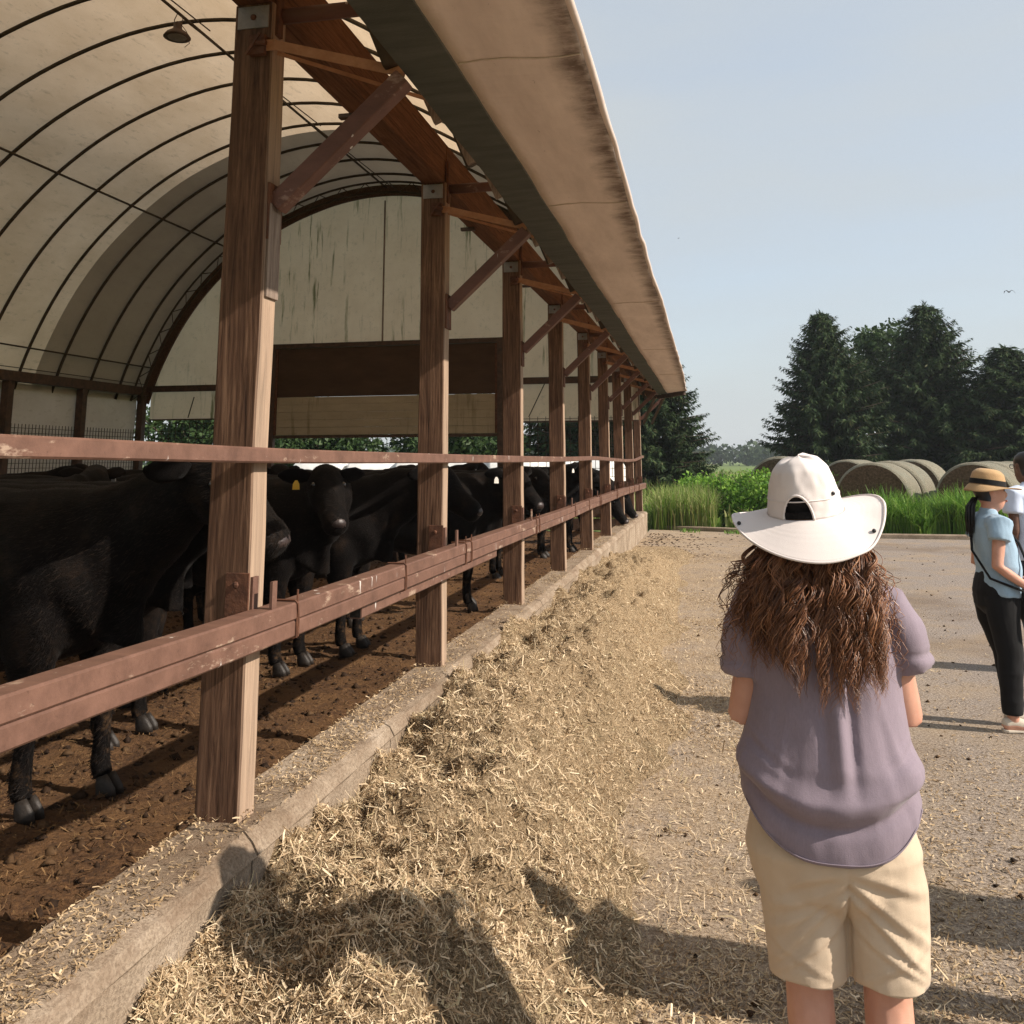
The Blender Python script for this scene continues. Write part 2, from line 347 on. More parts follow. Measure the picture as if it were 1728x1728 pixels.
L = rng.uniform(.010, .045, n)*np.where(rng.random(n) < .2, rng.uniform(1.6, 3.2, n), 1); W = np.where(rng.random(n) < .22, rng.uniform(.004, .008, n), rng.uniform(.0014, .0034, n))
v, q = ribbons(n, x, y, h + rng.uniform(-.004, .016, n), L, W, .5, .2)
tag(npmesh('feed_straw', v, q, STRAW), 'loose cut straw lying all over the feed heap', 'straw', kind='stuff')
n = 105000; y = ysample(n, 1.6, 21, 1.5); x = -1.0 + np.abs(rng.normal(0, 1.5, n)) ; x = np.where(rng.random(n) < .25, rng.uniform(-.8, 6, n), x)
ok = (x < 8) & (feed_h(x, y) < .16) & (fbm(x*.9, y*.9, 7, 3) > rng.uniform(-1.3, .9, n)*(.2+.4*np.clip(x, 0, 2.5)/2)); x, y = x[ok], y[ok]; n = len(x)
L = rng.uniform(.008, .032, n)*np.where(rng.random(n) < .06, 2.2, 1); W = rng.uniform(.0025, .007, n)
v, q = ribbons(n, x, y, np.maximum(feed_h(x, y), 0) + .003 + rng.uniform(0, .006, n), L, W, .18, .15)
tag(npmesh('straw_litter', v, q, CHIP), 'thin scatter of straw chips over the farm yard', 'straw', kind='stuff')
# chips on the kerb top
n = 13000; y = ysample(n, 1.7, 21, 1.2); x = rng.uniform(CX0+.01, CX1-.03, n)
ok = fbm(x*5, y*2.2, 2, 3) > rng.uniform(-.9, .5, n); x, y = x[ok], y[ok]; n = len(x)
post_d = np.abs((y-3.15+1.2)%2.427-1.2); pile = .03*np.exp(-(post_d/.22)**2)
v, q = ribbons(n, x, y, CZ + .003 + rng.uniform(0, .01, n) + pile*rng.random(n), rng.uniform(.006, .03, n), rng.uniform(.002, .006, n), .25, .2)
tag(npmesh('kerb_litter', v, q, CHIP), 'pale chips of feed lying on top of the concrete kerb', 'straw', kind='stuff')
# bedding bits and clods on the barn floor
n = 28000; y = ysample(n, 2.5, 21, 1.2); x = -1.8 - 5.5*rng.random(n)
v, q = ribbons(n, x, y, floor_h(x, y) + .004 + rng.uniform(0, .012, n), rng.uniform(.012, .06, n), rng.uniform(.002, .006, n), .25, .25)
tag(npmesh('bedding_litter', v, q, DARKBIT), 'trampled brown bedding scraps on the barn floor', 'bedding', kind='stuff')
def clods(n, x, y, z, r):
    base = np.array([(1,0,0),(0,1,0),(-1,0,0),(0,-1,0),(0,0,.7),(0,0,-.5)], float)
    v = base[None]*(r[:,None,None]*rng.uniform(.6, 1.3, (n,6,1))); v = v + np.stack([x,y,z],1)[:,None,:] + rng.normal(0, .15, (n,6,3))*r[:,None,None]
    t = np.array([(0,1,4),(1,2,4),(2,3,4),(3,0,4),(1,0,5),(2,1,5),(3,2,5),(0,3,5)]); q = (t[None]+ (np.arange(n)*6)[:,None,None]).reshape(-1,3)
    return v.reshape(-1,3), q
n = 7000; y = ysample(n, 2.5, 20, 1.2); x = -1.82 - 5*rng.random(n)
v, q = clods(n, x, y, floor_h(x, y), rng.uniform(.008, .035, n)*rng.uniform(.5, 1.2, n))
tag(npmesh('floor_clods', v, q, CLOD, k=3), 'small clods of dung on the barn floor', 'clod', kind='stuff')
# dark clods in the yard, and the ragged muck by the far corner
n = 520; y = ysample(n, 2.4, 20, 1.1); x = rng.uniform(-.3, 4.5, n)
v, q = clods(n, x, y, np.full(n, .004), rng.uniform(.004, .02, n))
n2 = 700; y2 = rng.uniform(17.0, 22.4, n2); x2 = -1.45 + np.abs(rng.normal(0, .75, n2)); v2, q2 = clods(n2, x2, y2, np.full(n2, .0), rng.uniform(.006, .06, n2)**1.15); v2[:,2] *= .55
tag(npmesh('yard_clods', np.concatenate([v, v2]), np.concatenate([q, q2+len(v)]), CLOD, k=3), 'dark clods of muck dropped on the yard', 'clod', kind='stuff')
# ------------------------------------------------------------------ barn materials
def fabric(name, c1, c2, trans, mould=None, sc_=1.2, stretch=(1,1,1), dirt=(.3,.24,.17), rough=.75):
    m, nt, b = newmat(name); co = coords(nt, stretch, False); co1 = coords(nt, (1,1,1), False)
    c = ramp(nt, noise(nt, co, sc_, 7, .65), [(.3, c1), (.7, c2)])
    c = mix(nt, ramp(nt, noise(nt, coords(nt, (9,3,9), False), 1.0, 6, .7), [(.56, 0), (.74, .6)]), c, dirt)
    c = mix(nt, ramp(nt, noise(nt, co1, 34, 3, .6), [(.70, 0), (.76, .8)]), c, (.05,.042,.03))
    if mould:
        s = noise(nt, coords(nt, (7,1,.55), False), 1.0, 5, .65); a = noise(nt, co1, .42, 2, .5)
        f = mix(nt, 1, ramp(nt, s, [(.56, 0), (.66, .9)]), ramp(nt, a, [(.42, 0), (.58, 1)]), 'MULTIPLY'); c = mix(nt, f, c, mould)
    nt.links.new(c, b.inputs['Base Color']); b.inputs['Roughness'].default_value = rough; b.inputs['Specular IOR Level'].default_value = .15
    bump(nt, b, noise(nt, co1, 6, 5, .6), .25, .03)
    t = nd(nt, 'BsdfTranslucent'); nt.links.new(c, t.inputs[0]); mx = nd(nt, 'MixShader'); mx.inputs[0].default_value = trans
    nt.links.new(b.outputs[0], mx.inputs[1]); nt.links.new(t.outputs[0], mx.inputs[2]); nt.links.new(mx.outputs[0], nt.nodes['Material Output'].inputs[0])
    return m
def painted(name, c1, c2, pale, drip=True, rough=.6):
    m, nt, b = newmat(name); co = coords(nt, (1,1,1)); 
    c = ramp(nt, noise(nt, coords(nt, (2,6,6)), 1.6, 7, .7), [(.3, c1), (.7, c2)])
    c = mix(nt, ramp(nt, noise(nt, coords(nt, (4,3,9)), 1.3, 6, .7), [(.6, 0), (.66, .75)]), c, pale)
    c = mix(nt, ramp(nt, noise(nt, co, 70, 4, .7), [(.62, 0), (.7, .6)]), c, (.07,.035,.022))
    if drip: c = mix(nt, ramp(nt, noise(nt, coords(nt, (40,26,7)), 1.0, 2, .4), [(.735, 0), (.77, .7)]), c, (.75,.72,.68))
    nt.links.new(c, b.inputs['Base Color']); b.inputs['Roughness'].default_value = rough; b.inputs['Specular IOR Level'].default_value = .35
    bump(nt, b, noise(nt, co, 60, 4, .7), .2, .004); return m
M_ROOF = fabric('roof_canvas', (.58,.435,.285), (.74,.58,.41), .42, stretch=(1,.5,1))
M_ROOF2 = fabric('roof_canvas_grey', (.36,.315,.25), (.43,.38,.305), .09, stretch=(1,.5,1), dirt=(.3,.28,.23))
M_GABLE = fabric('gable_canvas', (.63,.51,.375), (.73,.61,.465), .42, mould=(.11,.12,.045), dirt=(.4,.34,.25))
M_CURT = fabric('curtain_canvas', (.48,.42,.37), (.58,.515,.46), .22)
M_SOFFIT = fabric('eave_roll_canvas', (.60,.50,.44), (.74,.63,.56), .1, stretch=(3,1,1), dirt=(.36,.24,.17))
def m_eave():
    m, nt, b = newmat('eave_canvas'); co = coords(nt, (1,1,1), False)
    c = ramp(nt, noise(nt, coords(nt, (6,1.2,1), False), 1.2, 6, .65), [(.3, (.64,.545,.50)), (.7, (.82,.715,.66))])
    sx = nd(nt, 'SeparateXYZ'); nt.links.new(co, sx.inputs[0]); n1 = noise(nt, co, 3.2, 7, .7); n2 = noise(nt, coords(nt, (2,4.5,1), False), 2, 7, .8)
    ad = nd(nt, 'Math', operation='MULTIPLY_ADD'); ad.inputs[1].default_value = .20; nt.links.new(n1, ad.inputs[0]); nt.links.new(sx.outputs[0], ad.inputs[2])
    # object space is offset by the barn's origin at x = -8
    mr = nd(nt, 'MapRange', interpolation_type='SMOOTHSTEP'); mr.inputs[1].default_value = 7.56; mr.inputs[2].default_value = 7.70; nt.links.new(ad.outputs[0], mr.inputs[0])
    mr2 = nd(nt, 'MapRange', interpolation_type='SMOOTHSTEP'); mr2.inputs[1].default_value = 7.755; mr2.inputs[2].default_value = 7.70; nt.links.new(ad.outputs[0], mr2.inputs[0])
    f = mix(nt, 1, mr.outputs[0], mr2.outputs[0], 'MULTIPLY'); f = mix(nt, 1, f, ramp(nt, n2, [(.28, .25), (.58, .92)]), 'MULTIPLY')
    c = mix(nt, f, c, (.12,.083,.064))
    c = mix(nt, ramp(nt, noise(nt, coords(nt, (14,5,1), False), 2.2, 5, .7), [(.66, 0), (.72, .6)]), c, (.16,.10,.075))
    nt.links.new(c, b.inputs['Base Color']); b.inputs['Roughness'].default_value = .8; b.inputs['Specular IOR Level'].default_value = .15
    bump(nt, b, noise(nt, coords(nt, (1,7,1), False), 2.5, 5, .6), .35, .03); return m
M_EAVE = m_eave()
M_SOFFIT_EDGE = surf('dirty_eave_edge', (.10,.07,.05), (.40,.29,.22), 7, (2,1,1), rough=.9, c3=(.2,.14,.1))
M_EAVEBOARD = surf('dark_eave_strip', (.052,.056,.048), (.10,.105,.09), 3, (1,4,1), rough=.8)
M_POST = wood('post_timber', (.038,.019,.012), (.135,.072,.044), (.27,.16,.10), 2, pale_side=(.52,.39,.285))
M_BEAM = wood('beam_timber', (.075,.034,.019), (.17,.08,.042), (.26,.13,.072), 1)
M_PLANK = wood('wall_plank', (.05,.03,.02), (.12,.07,.045), (.2,.13,.09), 1)
M_DARKSTEEL = surf('dark_steel', (.035,.022,.016), (.10,.055,.035), 9, rough=.6, spec=.4)
M_HOOP = surf('hoop_tube', (.03,.022,.014), (.075,.055,.035), 6, rough=.7, spec=.3)
M_RAIL = painted('rail_paint', (.09,.046,.032), (.18,.096,.069), (.38,.28,.21))
M_BRACE = painted('brace_paint', (.085,.038,.028), (.16,.075,.055), (.3,.2,.16))
M_GALV = surf('galvanised_plate', (.16,.145,.13), (.30,.27,.25), 8, rough=.55, spec=.5, metal=.3)
M_RUST = surf('rusty_steel', (.06,.028,.018), (.16,.07,.04), 14, rough=.75)
M_STRAP = surf('strap_webbing', (.30,.15,.08), (.42,.23,.13), 20, rough=.85)
M_DOOR = fabric('door_canvas_brown', (.07,.043,.028), (.10,.062,.042), .08, stretch=(1,1,3), dirt=(.08,.05,.03))
M_DOOR2 = fabric('door_canvas_pale', (.42,.35,.26), (.52,.44,.33), .2, mould=(.16,.14,.07), stretch=(1,1,4), dirt=(.3,.24,.16))
M_GREYBOARD = wood('grey_board', (.12,.09,.07), (.27,.21,.17), (.40,.33,.28), 2)

# ------------------------------------------------------------------ barn
XC = -8.14; PX0, PX1 = -1.757, -1.592; PZ = 3.468; SP = 2.427; PY0 = 3.08; PD = .115
barn = thing('hoop_barn', 'long open sided hoop barn with timber posts and dirty canvas arch roof', 'barn', (-8, 10, 0))
U = [0,1.2,2.39,3.35,4.22,5.0,5.6,6.1,6.5,6.72,6.86]; ZT = [8.92,8.80,8.43,7.98,7.38,6.68,5.98,5.2,4.38,3.8,3.3]
def arch(off=0.0, n=64, right=True):
    us = np.array(U[::-1] + [-u for u in U[1:]])*-1; zs = np.array(ZT[::-1] + ZT[1:])
    us[-1] += .16*1; us[-2] += .05
    zs[-1] -= .12; 
    P = np.stack([us, zs], 1)
    for _ in range(3):
        Q = np.concatenate([P[:1], np.stack([P[:-1]*.75+P[1:]*.25, P[:-1]*.25+P[1:]*.75], 1).reshape(-1,2), P[-1:]]); P = Q
    d = np.concatenate([[0], np.cumsum(np.linalg.norm(np.diff(P, axis=0), axis=1))]); t = np.linspace(0, d[-1], n)
    P = np.stack([np.interp(t, d, P[:,0]), np.interp(t, d, P[:,1])], 1)
    T = np.gradient(P, axis=0); T /= np.linalg.norm(T, axis=1)[:,None]; Nn = np.stack([-T[:,1], T[:,0]], 1)
    P = P + Nn*off; P[:,0] += XC; return P
HY = [PY0+.06+k*SP/2 for k in range(-6, 16)]
for yh in HY:
    wob = rnd.uniform(-.02, .02)
    MB().tube([(p[0], yh+wob, p[1]) for p in arch(0, 56)], .034, 7, (0,1,0)).build('hoop', M_HOOP, barn, smooth=True)
def sheet(name, y0, y1, m, off=.05, ny=None, sag=.012):
    A = arch(off, 72); ny = ny or max(3, int((y1-y0)/.2)); ys_ = np.linspace(y0, y1, ny)
    ph = ((ys_-HY[0])/(SP/2)) % 1; bow = sag*np.sin(np.pi*ph)
    vs = np.zeros((ny, 72, 3)); 
    for j in range(ny):
        B = arch(off+bow[j]*1.6, 72) if abs(bow[j]) > 1e-4 else A
        vs[j,:,0] = B[:,0]; vs[j,:,1] = ys_[j]; vs[j,:,2] = B[:,1] + .006*n3(B[:,0]*1.3, ys_[j]*1.3, 2)
    return npmesh(name, vs.reshape(-1,3), grid_quads(72, ny), m, barn, smooth=True)
sheet('roof_canvas', BY0, 18.28, M_ROOF)
r2 = sheet('roof_canvas', 18.28, 22.55, M_ROOF2); r2['label'] = 'greyer newer panel of roof canvas at the far end'
A = arch(.03, 60); MB().tube([(p[0], HY[0]+SP/2*7.45, p[1]) for p in A], .008, 4, (0,1,0)).build('canvas_seam', M_STRAP, barn)
# purlins run inside the hoops
AI = arch(-.05, 200)
def on_arch(u_): # point inside the arch nearest to the given x offset
    k = int(np.argmin(np.abs(AI[:,0]-XC-u_) + (AI[:,1] < 3.4)*9)); return AI[k]
for u_, r_ in ((0, .026), (-4.22, .024), (-6.5, .02), (4.22, .024), (6.4, .02)):
    p = on_arch(u_); MB().tube([(p[0], y_, p[1]) for y_ in np.linspace(BY0, 22.4, 24)], r_, 6, (0,0,1)).build('purlin', M_HOOP, barn, smooth=True)
p = on_arch(-6.72); MB().tube([(p[0], y_, p[1]+.1) for y_ in np.linspace(BY0, 22.4, 24)], .01, 5).build('cable', M_HOOP, barn)
for a, b2 in ((12.7, 17.4), (15.2, 21.9), (7.8, 12.9)):
    MB().tube([(XC+.02, a, 8.82), (XC+.34, b2, 8.72)], .012, 5).build('cable', M_HOOP, barn)
# end truss
o_, i_ = arch(-.02, 60), arch(-.30, 60)
MB().tube([(p[0], 21.95, p[1]) for p in o_], .03, 6, (0,1,0)).build('truss_chord', M_HOOP, barn, smooth=True)
MB().tube([(p[0], 21.95, p[1]) for p in i_], .03, 6, (0,1,0)).build('truss_chord', M_HOOP, barn, smooth=True)
mb = MB()
for k in range(0, 58, 2): mb.tube([(o_[k][0], 21.95, o_[k][1]), (i_[k+1][0], 21.95, i_[k+1][1]), (o_[k+2][0] if k+2 < 60 else o_[k][0], 21.95, o_[min(k+2,59)][1])], .013, 4, (0,1,0))
mb.build('truss_web', M_HOOP, barn)
# arch board of the far gable
o_, i_ = arch(.03, 80), arch(-.27, 80); vs = []; fs = []
for k in range(80):
    for (q, yy) in ((o_, 22.36), (i_, 22.36), (i_, 22.42), (o_, 22.42)): vs.append((q[k][0], yy, q[k][1]))
for k in range(79):
    for e in range(4): fs.append((k*4+e, k*4+(e+1)%4, (k+1)*4+(e+1)%4, (k+1)*4+e))
MB().add(vs, fs).build('gable_arch_board', M_PLANK, barn)
# gable canvas with the doorway left open
arcI = arch(-.2, 240); topz = lambda x_: float(np.interp(x_, arcI[:,0], arcI[:,1]))
DX0, DX1, DZ = -11.12, -4.98, 4.62
def gable(x0, x1, zb, name='gable_canvas', m=None, ztop=None):
    nx = max(4, int((x1-x0)/.09)); nz = 36; xs_ = np.linspace(x0, x1, nx); vs = np.zeros((nz, nx, 3))
    for i, xx in enumerate(xs_):
        zt = topz(xx) if ztop is None else ztop; zz = np.linspace(zb, max(zt, zb+.01), nz)
        vs[:,i,0] = xx; vs[:,i,2] = zz; vs[:,i,1] = 22.46 + .02*n3(xx*.9, zz*.9, 1) + .012*n3(xx*2.5+zz*1.5, zz*.5, 9)
    return npmesh(name, vs.reshape(-1,3), grid_quads(nx, nz), m or M_GABLE, barn, smooth=True)
gable(-14.72, DX0, 3.66); gable(DX0, DX1, DZ); gable(DX1, -1.62, 3.66)
gable(-14.72, DX0-.08, 2.82, 'valance', M_GABLE, 3.6); gable(DX1+.08, -1.62, 2.64, 'valance', M_GABLE, 3.6)
MB().box(-14.72, DX0-.08, 22.42, 22.48, 2.79, 2.825).build('valance_bar', M_DARKSTEEL, barn)
MB().box(DX1+.08, -1.62, 22.42, 22.48, 2.61, 2.645).build('valance_bar', M_DARKSTEEL, barn)
MB().box(XC-.018, XC+.018, 22.40, 22.43, DZ+.1, 8.5).build('gable_seam', M_GREYBOARD, barn)
MB().box(-3.62, -3.56, 22.40, 22.43, 3.7, 5.6).build('gable_seam', M_GREYBOARD, barn)
MB().bar((-3.9,22.4,3.55), (-4.3,22.4,2.75), .02, .02).build('valance_cord', M_HOOP, barn)
MB().bar((-13.4,22.4,3.4), (-13.55,22.4,2.85), .02, .02).build('valance_cord', M_HOOP, barn)
for a, b2 in ((-14.85, DX0-.08), (DX1+.08, -1.5)):
    MB().box(a, b2, 22.3, 22.44, 3.55, 3.71).build('end_beam', M_DARKSTEEL, barn)
# doorway: frame and the half raised curtain door
for xx in (DX0, DX1): MB().box(xx-.09, xx+.09, 22.28, 22.44, 0, DZ+.11).build('door_post', M_DARKSTEEL, barn)
MB().box(DX0+.09, DX1-.09, 22.28, 22.44, DZ, DZ+.11).build('door_header', M_DARKSTEEL, barn)
door = MB().box(DX0+.10, DX1-.10, 22.36, 22.40, 3.34, DZ-.01).build('curtain_door', M_DOOR, barn); door['label'] = 'dark brown stained upper half of the raised door'
gz = np.linspace(2.36, 3.335, 6)
for a, b2 in zip(gz[:-1], gz[1:]): MB().box(DX0+.13, DX1-.13, 22.35+rnd.uniform(-.012,.012), 22.39, a, b2-.002).build('door_slat', M_DOOR2, door, bevel=.01)
MB().box(DX0+.10, DX1-.10, 22.33, 22.41, 2.28, 2.355).build('door_bottom_bar', M_DARKSTEEL, door)
for xx in (DX0+.12, DX1-.12): MB().box(xx-.03, xx+.03, 22.30, 22.345, 2.36, DZ-.02).build('door_track', M_RUST, door)
# low plank walls and wire mesh at the far end and along the closed side
def mesh_panel(a, b2, z0, z1, step=.11, r=.0055):
    a = Vector(a); b2 = Vector(b2); d = (b2-a); Ln = d.length; t = d/Ln; mb = MB(); k = 0
    while k*step <= Ln: q = a+t*(k*step); mb.bar((q.x,q.y,z0), (q.x,q.y,z1), r*2, r*2, (0,1,0)); k += 1
    k = 0
    while z0+k*step <= z1+1e-6: mb.bar((a.x,a.y,z0+k*step), (b2.x,b2.y,z0+k*step), r*2, r*2); k += 1
    return mb.build('wire_mesh', M_HOOP, barn)
LPY = [22.25-2.45*k for k in range(9)]; LX = -14.85
for yy in LPY: MB().box(LX-.09, LX+.09, yy-.09, yy+.09, 0, 3.45).build('wall_post', M_DARKSTEEL, barn, bevel=.008)
MB().box(LX-.09, LX+.11, BY0, 22.4, 3.45, 3.67).build('wall_beam', M_DARKSTEEL, barn)
for yy in LPY[:-1]:
    y0, y1 = yy-2.45-.005, yy+.005; nx, nz = 26, 22
    gx, gz = np.meshgrid(np.linspace(y0, y1, nx), np.linspace(1.40, 3.44, nz)); ph = rnd.uniform(0, 9)
    dx = -.16 + .035*n3(gx*1.6+gz*.9+ph, gz*.7, 1) + .02*np.abs(n3(gx*3-gz*2+ph, gz*.6, 4))
    npmesh('side_curtain', np.stack([LX+dx, gx, gz], -1).reshape(-1,3), grid_quads(nx, nz), M_CURT, barn, smooth=True)
    mesh_panel((LX-.02, y0, 0), (LX-.02, y1, 0), 1.46, 2.54)
for k in range(5): MB().box(LX-.04, LX+.04, LPY[-1], 22.3, .06+k*.28, .06+k*.28+.265).build('wall_plank', M_PLANK, barn, bevel=.006)
for (a, b2) in ((-14.7, DX0-.1), (DX1+.1, -1.8)):
    for k in range(4): MB().box(a, b2, 22.3, 22.36, .06+k*.29, .06+k*.29+.275).build('end_plank', M_PLANK, barn, bevel=.006)
    mesh_panel((a, 22.42, 0), (b2, 22.42, 0), 1.3, 2.75, .2, .006)
MB().box(DX0+.1, DX1-.1, 22.3, 22.38, 1.18, 1.30).build('gate_rail', M_DARKSTEEL, barn)
MB().box(DX0+.1, DX1-.1, 22.3, 22.38, .62, .72).build('gate_rail', M_DARKSTEEL, barn)

# open side: posts, timber beam, braces, straps, eave
for k in range(-3, 9):
    y0 = PY0 + k*SP + rnd.uniform(-.01, .01)*(k != 0); y1 = y0+PD; ym = (y0+y1)/2
    # timber with slightly uneven arrises
    st = []; mb = MB(); zs_ = np.linspace(.32, PZ, 15); vs = []; fs = []
    for j, zz in enumerate(zs_):
        e = lambda q: .003*float(n3(zz*2.2+k*7, q, k)) + .0015*float(n3(zz*9+k, q*3, 2))
        c_ = .006
        ring = [(PX0+c_+e(1),y0+e(2)),(PX1-c_+e(3),y0+e(2)),(PX1+e(3),y0+c_+e(2)),(PX1+e(3),y1-c_+e(4)),(PX1-c_+e(3),y1+e(4)),(PX0+c_+e(1),y1+e(4)),(PX0+e(1),y1-c_+e(4)),(PX0+e(1),y0+c_+e(2))]
        vs += [(a, b2, zz) for a, b2 in ring]
    for j in range(len(zs_)-1):
        for q in range(8): fs.append((j*8+q, j*8+(q+1)%8, (j+1)*8+(q+1)%8, (j+1)*8+q))
    fs += [tuple(range(7,-1,-1)), tuple(range(len(zs_)*8-8, len(zs_)*8))]
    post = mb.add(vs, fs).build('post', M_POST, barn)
    xm = (PX0+PX1)/2
    MB().box(PX0+.015, PX1-.018, y0-.006, y0-.0005+.003, 3.365, 3.458).build('cap_plate', M_GALV, post, bevel=.002)
    MB().ball((xm, y0-.008, 3.41), .013, .009, .013, 8, 4).build('bolt', M_RUST, post)
    MB().box(PX1-.085, PX1+.004, y0-.007, y0+.002, 1.165, 1.315).build('rail_plate', M_RUST, post, bevel=.002)
    MB().ball((PX1-.045, y0-.009, 1.275), .012, .009, .012, 8, 4).build('bolt', M_RUST, post)
    MB().box(PX1+.002, PX1+.012, y0+.008, y0+.05, 1.06, 1.30).build('rail_bracket', M_RAIL, post)
    MB().box(PX1+.075, PX1+.085, y0+.012, y0+.048, 1.185, 1.285).build('rail_bracket', M_RAIL, post)
    # ratchet and strap out to the eave
    mb = MB().box(PX1-.085, PX1-.02, y0-.03, y0-.004, 3.245, 3.325)
    mb.tube([(PX1-.07, y0-.036, 3.29), (PX1-.01, y0-.036, 3.285)], .012, 7, (0,1,0)); mb.bar((PX1-.09, y0-.04, 3.24), (PX1-.03, y0-.05, 3.32), .006, .012)
    mb.build('ratchet', M_RUST, post)
    mb = MB(); q0 = V(PX1-.03, y0-.012, 3.285); q1 = V(PX1+.01, y0-.008, 3.285); q2 = V(-1.075, ym+.02, 3.16)
    mb.bar(q0, q1, .004, .045); mb.bar(q1, q2, .006, .04); mb.bar(q1+V(0,.03,-.02), q2+V(0,.25,-.005), .004, .016); mb.build('strap', M_STRAP, post)
    # knee brace and outrigger stub
    a = V(PX1+.01, ym+.01, 2.66); b2 = V(-1.075, ym+.01, 3.13); br = MB().bar(a, b2, .07, .075, (0,1,0)).build('brace', M_BRACE, barn, bevel=.006)
    MB().box(PX1-.002, PX1+.012, ym-.05, ym+.06, 2.52, 2.74).build('brace_plate', M_RUST, br, bevel=.002)
    MB().tube([(PX1-.01, ym+.01, 3.44), (-1.2, ym+.01, 3.44)], .032, 9).build('outrigger', M_BRACE, barn, smooth=True)
    MB().box(PX1-.002, PX1+.012, y0+.02, y0+.06, 3.34, 3.62).build('beam_plate', M_RUST, barn)
    if k < 8:
        for mm in (.26, .5, .76):
            yy = y0+SP*mm; s_ = MB().bar((-1.10, yy, 3.17), (-1.31, yy-.02, 3.66), .055, .03, (0,1,0)).build('eave_board', M_GREYBOARD, barn)
        e0 = y0+PD/2+.003; e1 = y0+SP+PD/2-.003
        MB().box(PX0+.004, PX1-.012, e0, e1, PZ+.003, 3.745).build('timber_beam', M_BEAM, barn, bevel=.006)
        if k >= 0:
            yy = y0+SP*.48; MB().box(PX0-.05, PX0+.06, yy, yy+.04, PZ-.02, PZ+.002).build('beam_shim', M_DARKSTEEL, barn)
gb = MB().box(PX0+.05, PX1-.06, 3.12, 3.135, 1.9, 2.45)
# narrow grey board nailed to the outer face of the nearest post
MB().box(PX1+.0005, PX1+.014, PY0+.012, PY0+PD-.006, 2.30, 2.66).build('batten', M_GREYBOARD, barn, bevel=.003)

# eave: dark strip, flat canvas underside, dirty rolled edge, and the canvas above
EZ = 3.15
def wobx(yy, s_): return .022*float(n3(yy*.75, s_, 1)) + .010*float(n3(yy*2.3, s_, 4))
def wobz(yy, s_): return .012*float(n3(yy*.6, s_, 7)) + .006*float(n3(yy*2.6, s_, 2))
ye = np.arange(BY0, 21.31, .14); yend = 21.3
def ecurve(x_, s_, yk): # a line along the eave; the far end is cut on the skew
    return [(x_ + wobx(yy, s_), min(yy, yk) if yy < yk else yk, EZ + wobz(yy, s_)) for yy in ye if yy <= yk+.14]
ylist = [BY0 + (21.3-BY0)*i/180 for i in range(181)]
def erow(frac, i): # frac 0 at the strip's inner edge, 1 at the outer edge
    yy = ylist[i]; x_ = np.interp(frac, [0,.3,1], [-1.075,-.868,-.395]); yk = yy - (1.05*frac)*(max(0, yy-17)/4.3)**2
    zz = EZ + wobz(yy, 1) + .006*float(n3(yy*1.4, frac*3, 5)) + .005*float(n3(yy*9, frac*1.5, 3))*(frac > .3)
    xx = x_ + (.010*float(n3(yy*.7, 2, 1)) + .004*float(n3(yy*2.7, 5, 4)))*(.5+.6*frac) - (.05*max(0, yy-15)/6.3 if frac == 1 else 0)
    return (xx, yk, zz)
def estrip(name, fr, m, thick=.012, smooth=True, i0=0, i1=181):
    vs = []; fs = []; nf = len(fr)
    for i in range(i0, i1):
        for f_ in fr: vs.append(erow(f_, i))
    for i in range(i1-i0-1):
        for k in range(nf-1): fs.append((i*nf+k, i*nf+k+1, (i+1)*nf+k+1, (i+1)*nf+k))
    ob = MB().add(vs, fs).build(name, m, barn, smooth=smooth); s_ = ob.modifiers.new('solid', 'SOLIDIFY'); s_.thickness = thick; s_.offset = 1 ; return ob
step = 17
for i0 in range(0, 180, step): estrip('eave_strip', [0,.1,.2,.298], M_EAVEBOARD, .02, False, i0, min(i0+step+1, 181))
estrip('eave_canvas', [.31,.4,.5,.6,.7,.8,.86,.92,.97,1.0], M_EAVE, .012)
for yy_ in (3.05, 5.15, 8.6, 12.3, 16.1):   # welded seams across the canvas
    i_ = min(range(181), key=lambda q: abs(ylist[q]-yy_)); MB().tube([tuple(V(*erow(f_, i_))+V(0,.02*math.sin(f_*9),-.003)) for f_ in (.32,.45,.6,.75,.88,.99)], .004, 5).build('canvas_seam', M_SOFFIT, barn)
mb = MB(); pts = []
for i in range(181):
    q = erow(1.0, i); pts.append((q[0]+.004, q[1], q[2]+.022 + .006*float(n3(q[1]*4, 1, 1))))
mb.tube(pts, [.019 + .003*float(n3(q[1]*3, 2, 2)) for q in pts], 8).build('eave_roll', M_SOFFIT, barn, smooth=True)
vs = []; fs = []
for i in range(181):
    q = erow(1.0, i); yy = q[1]; ar = [(q[0], q[2]+.045), (-.62, 3.36), (-1.0, 3.62), (-1.3, 3.95), (-1.46, 4.3), (-1.57, 4.55)]
    vs += [(a, yy, b2) for a, b2 in ar]
for i in range(180):
    for k in range(5): fs.append((i*6+k, i*6+k+1, (i+1)*6+k+1, (i+1)*6+k))
MB().add(vs, fs).build('eave_cover', M_ROOF, barn, smooth=True)
MB().bar((-1.09, 21.28, 3.10), (-.46, 20.3, 3.12), .05, .09).build('eave_end_board', M_DARKSTEEL, barn)
for xx in (-1.3, -1.5): MB().bar((xx+.35, 21.2, 3.1), (xx, 22.3, 2.55), .05, .05).build('brace', M_DARKSTEEL, barn)

